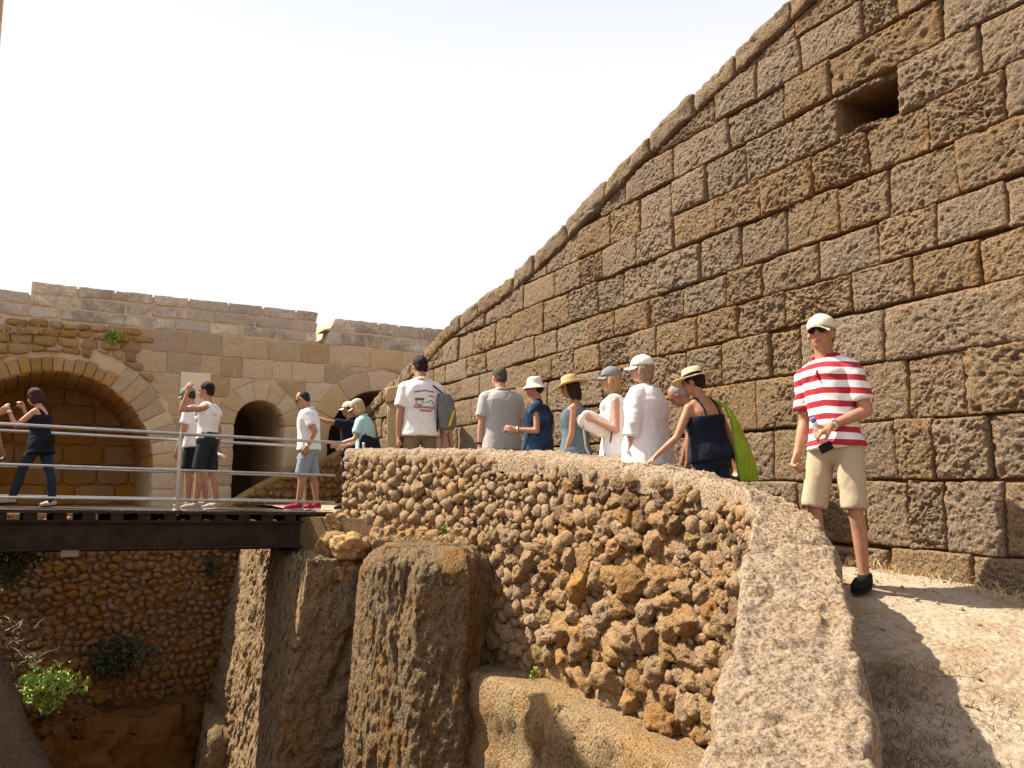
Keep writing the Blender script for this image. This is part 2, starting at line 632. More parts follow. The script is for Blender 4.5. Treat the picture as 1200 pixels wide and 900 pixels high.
COPE = 0.24
joints_px = [(1062, 440), (1130, 445), (1050, 522), (1095, 525), (1016, 620), (1067, 620), (1109, 620), (1177, 620), (1044, 670), (1141, 680),
    (1036, 393), (1068, 309), (1150, 313), (1029, 273), (1097, 253), (1182, 250), (1042, 217), (1121, 193), (1088, 143), (1179, 100), (1148, 60),
    (873, 188), (827, 203), (891, 221), (839, 250), (953, 208), (922, 265), (867, 283), (982, 243), (959, 297), (893, 323), (851, 340), (819, 292), (931, 174),
    (853, 163), (920, 362), (864, 380), (998, 340), (902, 418), (847, 429), (887, 473), (907, 535), (937, 63), (1010, 20), (887, 97), (837, 133), (972, 97),
    (1053, 7), (1103, 33), (1017, 187), (707, 313), (680, 317), (747, 293), (730, 337), (700, 347), (770, 317), (790, 273), (820, 307), (760, 370), (800, 357),
    (817, 393), (720, 380), (690, 390), (647, 430), (600, 423), (627, 407), (703, 427), (737, 407), (770, 410), (667, 357), (637, 363), (677, 283), (580, 377)]
hole_pts = [WR.sz(u, v) for u, v in ((981, 119), (1050, 86), (1048, 133), (983, 158))]
HS0 = min(p[0] for p in hole_pts)
HS1 = max(p[0] for p in hole_pts)
HZ0 = (hole_pts[2][1] + hole_pts[3][1]) / 2
HZ1 = (hole_pts[0][1] + hole_pts[1][1]) / 2
SMIN, SMAX = -6.5, 14.2

fw = thing('fort_wall', 'tall weathered ashlar wall with a sloping top and one square hole beside the path', 'wall')
# core with the hole as a real recess
outer = [(SMIN, -2.2), (SMAX, -2.2)] + [(s, wr_top(s) - 0.10) for s in np.linspace(SMAX, SMIN, 40)]
V, F = slab(WR, outer, [[(HS0, HZ0), (HS1, HZ0), (HS1, HZ1), (HS0, HZ1)]], -0.07, -1.3)
fixn(link('core', mesh('core', V, F), M['mortar'], fw, False))
hb = MB()
c = WR.pt((HS0 + HS1) / 2, (HZ0 + HZ1) / 2, -0.95)
hb.obox(c, WR.d * (HS1 - HS0) * 0.6, WR.n * 0.02, np.array((0, 0, (HZ1 - HZ0) * 0.6)))
hb.build('hole_back', M['mortar'], fw)

stones = []
course_of = []
for i in range(len(zc) - 1):
    z0, z1 = zc[i], zc[i + 1]
    zm = (z0 + z1) / 2
    js = []
    for (u, v) in joints_px:
        s_, z_ = WR.sz(u, v)
        if z0 <= z_ < z1:
            js.append(s_)
    js.sort()
    full = [SMIN]
    allj = sorted(js) + [SMAX]
    for j in allj:
        while j - full[-1] > (1.15 if full[-1] < 4 else 0.85):
            gap = j - full[-1]
            step = R.uniform(0.48, 0.95) if full[-1] < 8 else R.uniform(0.32, 0.75)
            if gap - step < 0.32:
                step = gap / 2
            full.append(full[-1] + step)
        if j - full[-1] > 0.22:
            full.append(j)
    for a, b in zip(full[:-1], full[1:]):
        if z0 > wr_top((a + b) / 2):
            continue
        gp = 0.009
        jt = lambda: R.uniform(-0.014, 0.014)
        poly = [(a + gp + jt(), z0 + gp + jt()), (b - gp + jt(), z0 + gp + jt()), (b - gp + jt(), z1 - gp + jt()), (a + gp + jt(), z1 - gp + jt())]
        # sloping top, below the coping
        s1, s2 = a - 0.2, b + 0.2
        t1, t2 = wr_top(s1) - COPE - 0.015, wr_top(s2) - COPE - 0.015
        k = (t2 - t1) / (s2 - s1)
        poly = clip(poly, -k, 1, t1 - k * s1)
        if len(poly) < 3 or area(poly) < 0.012:
            continue
        pieces = [poly]
        if a < HS1 and b > HS0 and z0 < HZ1 and z1 > HZ0:
            pieces = []
            for cl_ in ([(1, 0, HS0 - .004)], [(-1, 0, -HS1 - .004)], [(-1, 0, -HS0), (1, 0, HS1), (0, 1, HZ0 - .004)], [(-1, 0, -HS0), (1, 0, HS1), (0, -1, -HZ1 - .004)]):
                q = poly
                for cc in cl_:
                    q = clip(q, *cc)
                    if len(q) < 3:
                        break
                if len(q) >= 3 and area(q) > 0.006:
                    pieces.append(q)
        for q in pieces:
            ar = area(q)
            near = a < 5
            d = WR.stone(q, N=168 if near else 72, rings=27 if near else 12, proud=R.uniform(-0.012, 0.028), bulge=R.uniform(0.0, 0.018), back=0.16,
                         rough=R.choice((R.uniform(0.005, 0.010), R.uniform(0.010, 0.017), R.uniform(0.016, 0.027))), freq=R.uniform(9, 19.0), edge_r=R.uniform(0.008, 0.022), wob=R.uniform(0.008, 0.017), smooth=1)
            if d:
                stones.append((d, M['ashlar']))
# coping: stones laid along the slope
s_ = SMIN
while s_ < SMAX - 0.2:
    L = R.uniform(0.55, 0.95) if s_ < 6 else R.uniform(0.4, 0.7)
    e_ = min(s_ + L, SMAX)
    up = R.uniform(-0.03, 0.03)
    poly = [(s_ + .008, wr_top(s_) - COPE), (e_ - .008, wr_top(e_) - COPE), (e_ - .008, wr_top(e_) + up), (s_ + .008, wr_top(s_) + up + R.uniform(-.015, .015))]
    d = WR.stone(poly, N=44, rings=7, proud=R.uniform(0.02, 0.055), bulge=0.02, back=0.55, rough=0.03, freq=8, edge_r=0.035, wob=0.025)
    stones.append((d, M['ashlar']))
    s_ = e_
emit(stones, fw, 'stone')

# ---- back wall -------------------------------------------------------------
bd = np.array((0.857, 0.5153, 0))
bd /= np.linalg.norm(bd)
bn = np.array((bd[1], -bd[0], 0))
WB = Wallface((-5.3125, 17.0, 0), bd, bn)
TERR = -0.45
bw = thing('arched_fort_wall', 'pale block wall with three arched openings behind the footbridge', 'wall')
zt = (WB.sz(60, 331)[1] + WB.sz(365, 365)[1]) / 2
zt_left = WB.sz(10, 339)[1]
zt_right = (WB.sz(400, 373)[1] + WB.sz(515, 385)[1]) / 2
zpar = WB.sz(250, 392)[1]
sA = WB.sz(36, 330)[0]
sB = WB.sz(373, 370)[0]
sC = WB.sz(380, 385)[0]
sC2 = WB.sz(393, 373)[0]
BS0, BS1 = sA - 7.0, WB.sz(540, 390)[0] + 4.0
# arches: (centre s, spring z, radius, floor z)
a1l = WB.sz(181, 530)[0]
a1c = WB.sz(66, 436)
A1 = (a1c[0], a1c[1] - (a1l - a1c[0]) * 0.98, (a1l - a1c[0]))
dl, dr = WB.sz(272, 540)[0], WB.sz(333, 540)[0]
dcz = WB.sz(303, 468)[1]
A2 = ((dl + dr) / 2, dcz - (dr - dl) / 2, (dr - dl) / 2)
pl_ = WB.sz(383, 520)[0]
pcz = WB.sz(440, 456)[1]
A3 = (pl_ + 1.25, pcz - 1.25, 1.25)
ARCHES = [A1, A2, A3]


def arch_poly(A, n=28, extra=0.0, floor=TERR - 0.02):
    cs, cz, r = A
    pts = [(cs + (r + extra) * math.cos(t), cz + (r + extra) * math.sin(t)) for t in np.linspace(0, math.pi, n)]
    return [(cs + r + extra, floor)] + pts + [(cs - r - extra, floor)]


outer = [(BS0, TERR - 0.6), (BS1, TERR - 0.6), (BS1, zt_right - .06), (sC2, zt_right - .06), (sC, zpar), (sB - .05, zpar), (sB - .05, zt - .06), (sA + .05, zt - .06), (sA + .05, zt_left - .06), (BS0, zt_left - .06)]
V, F = slab(WB, outer, [arch_poly(A)[::-1] for A in ARCHES], -0.013, -3.0)
fixn(link('core', mesh('core', V, F), M['pale_mortar'], bw, False))
# back of the recesses and blocks inside the large arch
rec = MB()
cs, cz, r = A1
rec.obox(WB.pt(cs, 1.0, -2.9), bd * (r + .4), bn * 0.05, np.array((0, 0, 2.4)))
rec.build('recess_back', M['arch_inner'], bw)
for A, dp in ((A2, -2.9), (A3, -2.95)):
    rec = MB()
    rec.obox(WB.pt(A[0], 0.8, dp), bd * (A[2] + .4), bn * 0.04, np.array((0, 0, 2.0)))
    rec.build('recess_back', M['dark_shade_stone'], bw)

stones = []
RING = {0: 0.50, 1: 0.34, 2: 0.42}


def cut_arches(poly):
    cx = sum(p[0] for p in poly) / len(poly)
    cz_ = sum(p[1] for p in poly) / len(poly)
    for k, (cs, cz, r) in enumerate(ARCHES):
        ro = r + RING[k] + 0.012
        if k == 0 and cx < cs + 0.3 * r:
            ro = r + 0.34
        if cz_ >= cz:
            v = np.array((cx - cs, cz_ - cz))
            L = np.linalg.norm(v)
            near = min(math.hypot(p[0] - cs, p[1] - cz) for p in poly)
            if near < ro or L < ro:
                if L < ro - 0.32:
                    return []
                v /= L
                poly = clip(poly, -v[0], -v[1], -(v[0] * cs + v[1] * cz + ro))
                if len(poly) < 3:
                    return []
        else:
            sgn = 1 if cx > cs else -1
            rj = r + (RING[k] if k else 0.42)
            xs = [p[0] for p in poly]
            if sgn > 0 and min(xs) < cs + rj:
                poly = clip(poly, -1, 0, -(cs + rj + .012))
            elif sgn < 0 and max(xs) > cs - rj:
                poly = clip(poly, 1, 0, cs - rj - .012)
            if len(poly) < 3:
                return []
    return poly


rubble_edge = WB.sz(150, 400)[0]
# ashlar courses below the parapet
z = zpar
row = 0
while z > TERR:
    h = [0.44, 0.42, 0.42, 0.43, 0.40, 0.42][row % 6]
    z0 = max(z - h, TERR - 0.1)
    s_ = BS0 + R.uniform(0, .5)
    while s_ < BS1:
        L = R.choice([0.42, 0.55, 0.62, 0.7, 0.78, 0.95])
        e_ = s_ + L
        poly = [(s_ + .009, z0 + .009), (e_ - .009, z0 + .009), (e_ - .009, z - .009), (s_ + .009, z - .009)]
        if not (e_ < rubble_edge + R.uniform(-.15, .25) and z > A1[1] + A1[2] * 0.55 and s_ > A1[0] - 3.4):
            q = cut_arches(poly)
            if len(q) >= 3 and area(q) > 0.03:
                d = WB.stone(q, N=28, rings=4, proud=R.uniform(-.006, .008), bulge=0.002, back=0.06, rough=0.012, freq=6, edge_r=0.006, wob=0.012, smooth=0)
                stones.append((d, M['pale_block']))
        s_ = e_
    z = z0
    row += 1
# parapet rows of small grey weathered blocks
for (sa, sb, ztop) in ((BS0, sA, zt_left), (sA, sB, zt), (sC, BS1, zt_right)):
    nrow = 3 if ztop == zt else 2
    hh = (ztop - zpar) / nrow
    for k in range(nrow):
        z0, z1 = zpar + k * hh, zpar + (k + 1) * hh
        s_ = sa
        while s_ < sb - 0.05:
            e_ = min(s_ + R.uniform(0.38, 0.85), sb)
            if sb - e_ < 0.2:
                e_ = sb
            poly = [(s_ + R.uniform(.012, .04), z0 + R.uniform(.012, .04)), (e_ - R.uniform(.012, .04), z0 + R.uniform(.012, .04)), (e_ - .014, z1 - .014), (s_ + .014, z1 - .014)]
            if sa == sC and s_ == sa:
                poly = [(sC, z0 + .01), (e_ - .01, z0 + .01), (e_ - .01, z1 - .01), (sC + (sC2 - sC) * (k + 1) / nrow, z1 - .01), (sC + (sC2 - sC) * k / nrow, z0 + .02)]
            d = WB.stone(poly, N=28, rings=4, proud=R.uniform(-.006, .010), bulge=0.003, back=0.5 if k == nrow - 1 else .08, rough=0.016, freq=6, edge_r=0.008, wob=0.022, smooth=0)
            if d:
                stones.append((d, M['grey_block']))
            s_ = e_
# rubble above the large arch
z = zpar - 0.02
while z > A1[1] + A1[2] * 0.5:
    h = R.uniform(0.13, 0.2)
    s_ = A1[0] - 3.2
    while s_ < rubble_edge + 0.15:
        L = R.uniform(0.16, 0.42)
        e_ = s_ + L
        j = lambda: R.uniform(-.018, .018)
        poly = [(s_ + .008 + j(), z - h + .006 + j()), (e_ - .008 + j(), z - h + .006 + j()), (e_ - .008 + j(), z - .006 + j()), (s_ + .008 + j(), z - .006 + j())]
        q = cut_arches(poly)
        if len(q) >= 3 and area(q) > 0.012:
            d = WB.stone(q, N=16, rings=3, proud=R.uniform(-.01, .08), bulge=0.03, back=0.14, rough=0.03, freq=7, edge_r=0.03, wob=0.02)
            stones.append((d, M['rubble']))
        s_ = e_
    z -= h
emit(stones, bw, 'stone', 290)


# voussoirs
def voussoirs(A, ring, n, mat, parent, t0=0.0, t1=math.pi, proud=0.02, jag=0.0, name='voussoir'):
    cs, cz, r = A
    for k in range(n):
        a0 = t0 + (t1 - t0) * k / n + .004
        a1 = t0 + (t1 - t0) * (k + 1) / n - .004
        ro = r + ring + R.uniform(-jag, jag)
        ri = r - 0.015
        am = (a0 + a1) / 2
        poly = [(cs + ri * math.cos(a0), cz + ri * math.sin(a0)), (cs + ro * math.cos(a0), cz + ro * math.sin(a0)),
                (cs + ro * math.cos(am), cz + ro * math.sin(am)), (cs + ro * math.cos(a1), cz + ro * math.sin(a1)),
                (cs + ri * math.cos(a1), cz + ri * math.sin(a1)), (cs + ri * math.cos(am), cz + ri * math.sin(am))]
        d = WB.stone(poly, N=26, rings=4, proud=proud + R.uniform(-.006, .006), bulge=0.004, back=0.5, rough=0.010, freq=6, edge_r=0.006, wob=0.006, smooth=0)
        stone_obj(name, d, mat, parent)


voussoirs(A2, RING[1] - .01, 7, M['voussoir'], bw)
voussoirs(A3, RING[2] - .01, 7, M['voussoir'], bw)
voussoirs(A1, 0.48, 8, M['pale_block'], bw, 0.0, 1.02, proud=0.012, jag=.03)
voussoirs(A1, 0.26, 22, M['rubble'], bw, 1.03, math.pi, proud=0.05, jag=0.06)
# two pale repair blocks left of the doorway
for (u0, u1, v0, v1) in ((211, 247, 438, 457), (210, 240, 458, 477)):
    (sa_, za_), (sb_, zb_) = WB.sz(u0, v1), WB.sz(u1, v0)
    d = WB.stone([(sa_, za_), (sb_, za_), (sb_, zb_), (sa_, zb_)], N=24, rings=4, proud=.022, bulge=0, back=.05, rough=.004, freq=6, edge_r=.004, wob=.004, smooth=0)
    stone_obj('pale_stone', d, M['repair'], bw)
# jambs under the springings
for k, A in enumerate(ARCHES):
    for sg in (-1, 1):
        z = A[1]
        w_ = RING[k] - .01 if k else 0.42
        while z > TERR:
            h = min(R.uniform(.36, .5), z - TERR + 0.05)
            if h < .08:
                break
            x0, x1 = A[0] + sg * (A[2] - .012), A[0] + sg * (A[2] + w_)
            x0, x1 = min(x0, x1), max(x0, x1)
            d = WB.stone([(x0, z - h + .01), (x1, z - h + .01), (x1, z - .01), (x0, z - .01)], N=24, rings=4, proud=.012, bulge=.005, back=.4, rough=.012, freq=6, edge_r=.012, wob=.006)
            stone_obj('jamb_stone', d, M['voussoir'] if k else M['pale_block'], bw)
            z -= h
# barrel of the large arch: courses of soffit stones running inward
for k in range(26):
    a0, a1 = math.pi * k / 26 + .006, math.pi * (k + 1) / 26 - .006
    cs, cz, r = A1
    y0 = 0.0
    sm = MB()
    while y0 < 2.7:
        L = R.uniform(.45, .8)
        ri = r - R.uniform(0.02, 0.05)
        c4 = []
        for off in (-y0 - .01, -(y0 + L) + .01):
            for rr in (ri, r + .1):
                for a in (a0, a1):
                    c4.append(WB.pt(cs + rr * math.cos(a), cz + rr * math.sin(a), off))
        sm.add(c4, [[0, 1, 5, 4], [2, 6, 7, 3], [0, 4, 6, 2], [1, 3, 7, 5], [0, 2, 3, 1], [4, 5, 7, 6]])
        y0 += L
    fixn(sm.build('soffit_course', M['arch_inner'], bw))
for off, r0 in ((-2.78, 0),):
    z = TERR
    while z < A1[1] + A1[2]:
        h = 0.43
        s_ = A1[0] - A1[2] - R.uniform(0, .4)
        while s_ < A1[0] + A1[2]:
            e_ = s_ + R.uniform(.5, .9)
            q = [(s_ + .012, z + .012), (e_ - .012, z + .012), (e_ - .012, z + h - .012), (s_ + .012, z + h - .012)]
            fc = Wallface(WB.O + bn * off, bd, bn)
            d = fc.stone(q, N=20, rings=3, proud=0, bulge=.006, back=.05, rough=.012, freq=6, edge_r=.01, wob=.01)
            stone_obj('inner_block', d, M['arch_inner'], bw)
            s_ = e_
        z += h

# ---- terrace, path, fill ---------------------------------------------------
ter = MB()
TOFF = 2.4
V, F = slab(WB, [(BS0, TERR), (BS1, TERR), (BS1, -1.2), (BS0, -1.2)], [], TOFF, -3.2)
fixn(link('terrace', mesh('terrace', V, F), M['path'], None, False, 'structure'))

# ---- parapet curve ---------------------------------------------------------
pit_px = [(800, 960, 1.75), (820, 900, 2.3), (836, 810, 2.8), (850, 765, 3.1), (862, 700, 3.55), (871, 640, 4.15), (884, 592, 4.8), (870, 572, 5.3), (822, 556, 5.9), (762, 545, 6.5), (700, 538, 7.1), (640, 532, 7.9), (560, 527, 8.9), (480, 526, 9.9), (403, 526, 10.95)]
inn_px = [(1050, 960, 1.8), (1035, 900, 2.3), (1015, 800, 2.85), (1003, 735, 3.3), (995, 690, 3.75), (985, 645, 4.35), (965, 612, 4.95), (922, 586, 5.5), (870, 566, 6.0), (812, 549, 6.6)]
pit3 = np.array([at(*p) for p in pit_px])
inn3 = [at(*p) for p in inn_px]
for k in range(10, len(pit3)):
    t_ = pit3[min(k + 1, len(pit3) - 1)] - pit3[k - 1]
    t_[2] = 0
    t_ /= np.linalg.norm(t_)
    nr_ = np.array((t_[1], -t_[0], 0))
    inn3.append(pit3[k] + nr_ * 0.44)
inn3 = np.array(inn3)


def resample(P, n, smooth=2):
    L = np.concatenate([[0], np.cumsum(np.linalg.norm(np.diff(P, axis=0), axis=1))])
    t = np.linspace(0, L[-1], n)
    Q = np.stack([np.interp(t, L, P[:, i]) for i in range(P.shape[1])], 1)
    for _ in range(smooth):
        Q[1:-1] = 0.5 * Q[1:-1] + 0.25 * (Q[:-2] + Q[2:])
    return Q


NP_ = 760
pitc = resample(pit3, NP_, 130)
innc = resample(inn3, NP_, 130)
arc = np.concatenate([[0], np.cumsum(np.linalg.norm(np.diff(pitc[:, :2], axis=0), axis=1))])
tan = np.gradient(pitc[:, :2], axis=0)
tan /= np.linalg.norm(tan, axis=1)[:, None]
pnx = np.stack([-tan[:, 1], tan[:, 0], np.zeros(NP_)], 1)      # towards the pit (left of travel)

par = thing('parapet_wall', 'curving rubble parapet with a broad worn flat top running towards the viewer', 'wall')
# top: rough slab, ragged on both edges, with real thickness
nw = 60
rows = []
for j in range(nw):
    f = j / (nw - 1)
    rows.append(pitc * (1 - f) + innc * f)
top = np.stack(rows, 1).reshape(-1, 3)
fr = np.tile(np.linspace(0, 1, nw), NP_)
ef = np.minimum(fr, 1 - fr)
amp = 0.016
dz = fbm(top * 6, 5, 51, .6) * amp + fbm(top * 26, 3, 77, .6) * 0.012
dz += np.minimum(0, fbm(top * np.array((3, 9, 9)), 4, 61) + .16) * 0.08 - np.maximum(0, 1 - np.abs(fbm(top * 2.1, 3, 63)) * 9) * 0.022 + np.minimum(0, fbm(top * 19, 3, 66) + .16) * 0.03
fl_ = fbm(top * np.array((2.6, 7, 7)), 4, 68, .6) * 7
st_ = np.floor(fl_)
fr2 = np.clip((fl_ - st_) * 5, 0, 1)
dz += (st_ + fr2) * 0.006
fl_ = fbm(top * np.array((9, 20, 20)) + 5, 3, 69, .6) * 5
dz += np.floor(fl_) * 0.004
edrop = np.clip((0.07 - ef) / 0.07, 0, 1) ** 2
dz -= edrop * (0.045 + 0.05 * np.abs(fbm(top * 4, 3, 15)))
top[:, 2] += dz
sg = np.where(fr < 0.5, 1, -1)
wob = fbm(top * 5, 3, 91) * 0.035 * np.clip((0.25 - ef) / 0.25, 0, 1) * 1.5
lat = np.repeat(pnx, nw, 0)
top += lat * (wob[:, None])
topg = top.reshape(NP_, nw, 3)
lowp = topg[:, :1].copy()
lowp[:, :, 2] -= 0.16
lowp -= pnx[:, None] * 0.02
lowi = topg[:, -1:].copy()
lowi[:, :, 2] = np.minimum(lowi[:, :, 2] - .05, np.array([zpath(y) for y in topg[:, -1, 1]])[:, None] - 0.6)
full = np.concatenate([lowp, topg, lowi], 1)
nv = nw + 2
V = full.reshape(-1, 3)
F = gridfaces(NP_, nv)
link('coping_slab', mesh('coping_slab', V, F), M['parapet_top'], par, True)
# end cap and body core of the wall
LEDGE = -1.80
core_n = 24
zfoot = np.full(NP_, LEDGE - .05)
cr_ = []
for j in range(core_n):
    f = j / (core_n - 1)
    P = pitc.copy()
    P -= pnx * 0.045
    P[:, 2] = (pitc[:, 2] - 0.06) * (1 - f) + zfoot * f
    cr_.append(P)
CG = np.stack(cr_, 1)
cv = CG.reshape(-1, 3)
cv += np.repeat(pnx, core_n, 0) * (fbm(cv * 7, 4, 5) * 0.05)[:, None]
link('core', mesh('core', cv, gridfaces(NP_, core_n)), M['cobble_core'], par, True)
endw = MB()
e0, e1 = pitc[-1], innc[-1]
ax_ = (e1 - e0) / 2
endw.obox((e0 + e1) / 2 + np.array((0, 0, -1.15)) + np.array((-tan[-1][0], -tan[-1][1], 0)) * .10, ax_ * .78, np.array((-tan[-1][0], -tan[-1][1], 0)) * -0.03, np.array((0, 0, 1.1)))
endw.build('end_face', M['cobble_core'], par)


# rock shapes shared by all round stones
def rock_shapes(n, sub, rough, seed):
    out_ = []
    for k in range(n):
        bm = bmesh.new()
        bmesh.ops.create_icosphere(bm, subdivisions=sub, radius=1.0)
        V = np.array([v.co[:] for v in bm.verts])
        F = [[v.index for v in f.verts] for f in bm.faces]
        bm.free()
        d = 1 + fbm(V * 1.3 + k * 13.7, 2, seed) * 0.45 + fbm(V * 3.2 + k * 5.1, 3, seed + 3) * rough
        # facets: flatten against a few random planes
        W_ = V * d[:, None]
        for _ in range(7):
            nn = NR.normal(size=3)
            nn /= np.linalg.norm(nn)
            h = NR.uniform(0.62, 0.95)
            ov = np.maximum(0, W_ @ nn - h)
            W_ = W_ - ov[:, None] * nn * 0.85
        W_ = W_ + V * (fbm(V * 5 + k * 3.3, 4, seed + 7, .62) * 0.15 + np.minimum(0, fbm(V * 6 + k, 2, seed + 9) + .1) * .22)[:, None]
        out_.append((W_, F))
    return out_


SH3 = rock_shapes(16, 4, 0.32, 101)
SH2 = rock_shapes(8, 2, 0.30, 202)
rock_me = [mesh('rock_shape', V, F) for V, F in SH3]
rock_me2 = [mesh('rock_shape_small', V, F) for V, F in SH2]


def poisson(w, h, rfun, tries=9000):
    """disc packing on a w x h sheet, big first; returns (a, z, r)"""
    pts = []
    cell = {}
    cs_ = 0.3
    for r_scale in (1.3, 1.0, 0.78, 0.58, 0.42, 0.30):
        for _ in range(tries):
            a, b = R.uniform(0, w), R.uniform(0, h)
            r = rfun(a, b) * r_scale * R.uniform(0.88, 1.1)
            i, j = int(a / cs_), int(b / cs_)
            ok = True
            for di in (-1, 0, 1):
                for dj in (-1, 0, 1):
                    for (x, y, q) in cell.get((i + di, j + dj), ()):
                        if ((x - a) / 1.08) ** 2 + (y - b) ** 2 < (0.71 * (q + r)) ** 2:
                            ok = False
                            break
                    if not ok:
                        break
                if not ok:
                    break
            if ok:
                pts.append((a, b, r))
                cell.setdefault((i, j), []).append((a, b, r))
    return pts


def arc_at(a):
    P = np.array([np.interp(a, arc, pitc[:, i]) for i in range(3)])
    n = np.array([np.interp(a, arc, pnx[:, i]) for i in range(3)])
    n /= np.linalg.norm(n)
    return P, n


def place_rocks(items, parent, name, most, shapes, shapes_small, mat, rest='small_stone_fill', dark=None):
    """items: (pos, normal, rw, rh, depth). largest in view become objects, the rest one joined part"""
    def pxs(it):
        u, v, f = proj(np.array(it[0]))
        if f < .2 or u < -20 or u > 1220 or v < -20 or v > 920:
            return 0
        return it[2] * it[3] / f ** 2
    items = sorted(items, key=lambda i: -pxs(i))
    mb = MB()
    for k, (p, n, rw, rh, dp) in enumerate(items):
        tx = np.array((-n[1], n[0], 0))
        tw = R.uniform(-.5, .5)
        ca, sa = math.cos(tw), math.sin(tw)
        up = np.array((0, 0, 1.0))
        a = tx * ca + up * sa
        b = -tx * sa + up * ca
        if k < most:
            me = R.choice(shapes)
            if dark and dark[0](p):
                me = dark[1][shapes.index(me)]
            if len(me.materials) == 0:
                me.materials.append(dark[2] if dark and me in dark[1] else mat)
            o = bpy.data.objects.new(name, me)
            flip = R.choice((1, -1))
            o.matrix_world = Matrix(((a[0] * rw, n[0] * dp * flip, b[0] * rh * flip, p[0]), (a[1] * rw, n[1] * dp * flip, b[1] * rh * flip, p[1]), (a[2] * rw, n[2] * dp * flip, b[2] * rh * flip, p[2]), (0, 0, 0, 1)))
            o.parent = parent
            COL.objects.link(o)
            if not me.polygons[0].use_smooth:
                me.polygons.foreach_set('use_smooth', [True] * len(me.polygons))
        else:
            V, F = R.choice(shapes_small)
            W_ = p + V[:, :1] * a * rw + V[:, 1:2] * n * dp + V[:, 2:] * b * rh
            mb.add(W_, F)
    if mb.n:
        mb.build(rest, mat, parent, True, 'stuff')


a_lo = float(np.interp(2.7, pitc[:300, 1], arc[:300]))
a_len = arc[-1] - a_lo
hmax = 2.35


def rf(a, b):
    base = 0.070 + 0.018 * math.sin(a * 1.7) + (0.028 if b > 0.75 else 0) - (0.012 if b < 0.25 else 0)
    if a > 7.5:
        base *= 0.92
    return base


items = []
for (a, b, r) in poisson(a_len, hmax, rf):
    P, n = arc_at(a + a_lo)
    z = P[2] - 0.10 - b
    r *= min(1.0, max(.45, (P[1] - 1.9) / 2.2))
    if z < LEDGE + 0.02:
        continue
    # rounded bulge of the face
    p = P + n * (R.uniform(-0.055, 0.0) + 0.02 * math.sin(b * 3 + a))
    p[2] = z
    items.append((p, n, r * R.uniform(0.95, 1.45), r * R.uniform(0.8, 1.1), r * R.uniform(0.6, 0.9)))
M['cobble_weathered'] = stone_mat('cobble_weathered', (0.225, 0.160, 0.108), (0.30, 0.185, 0.10), (0.055, 0.033, 0.018), bump=1.0, dist=0.035, rand=0.42, scale=1.5, crust_cut=0.45, pit=0.8)
rock_me_d = [mesh('rock_shape_weathered', V, F) for V, F in SH3]
_rw = random.Random(5)
weathered = lambda p: (float(np.interp(p[1], mono_y, mono_z)) - p[2]) < .30 + _rw.uniform(-.12, .25) and _rw.random() < .85
_o = np.argsort(pitc[:, 1])
mono_y, mono_z = pitc[_o, 1], pitc[_o, 2]
place_rocks(items, par, 'stone', 296, rock_me, SH2, M['cobble'], dark=(weathered, rock_me_d, M['cobble_weathered']))

# ---- ledge below the parapet ----------------------------------------------
prof = [(-0.15, 0.0)] + [(x, -0.02) for x in np.linspace(0.0, 0.33, 12)] + [(0.36, -0.05), (0.38, -0.12)] + [(0.38 + 0.03 * math.sin(k * .9), -0.12 - k * 0.085) for k in range(1, 52)]
li = [i for i in range(NP_) if pitc[i, 1] < 9.3]
LV = []
lj = np.linspace(li[0], li[-1], 260)
for f in lj:
    P = np.array([np.interp(f, range(NP_), pitc[:, i]) for i in range(3)])
    n = np.array([np.interp(f, range(NP_), pnx[:, i]) for i in range(3)])
    wsc = np.interp(P[1], [2, 4.4, 5.5, 9.3], [0.55, 0.8, 1.0, 1.0])
    for (o_, z_) in prof:
        LV.append((P[0] + n[0] * o_ * wsc, P[1] + n[1] * o_ * wsc, LEDGE + z_))
LV = np.array(LV)
npf = len(prof)
ln = np.repeat(np.array([[np.interp(f, range(NP_), pnx[:, i]) for i in range(3)] for f in lj]), npf, 0)
isface = (np.tile(np.array([p[0] for p in prof]), len(lj)) > 0.335).astype(float)
LV += ln * ((fbm(LV * np.array((4, 4, 3.5)), 5, 33, .62) * 0.03 + np.minimum(0, fbm(LV * np.array((9, 9, 6)), 3, 44) + .14) * 0.15 + fbm(LV * 17, 3, 46, .6) * .03) * isface)[:, None]
LV[:, 2] += fbm(LV * 6, 4, 35, .6) * 0.03 * (1 - isface)
link('rock_ledge', mesh('rock_ledge', LV, gridfaces(len(lj), npf)), M['ledge'], None, True, 'structure')


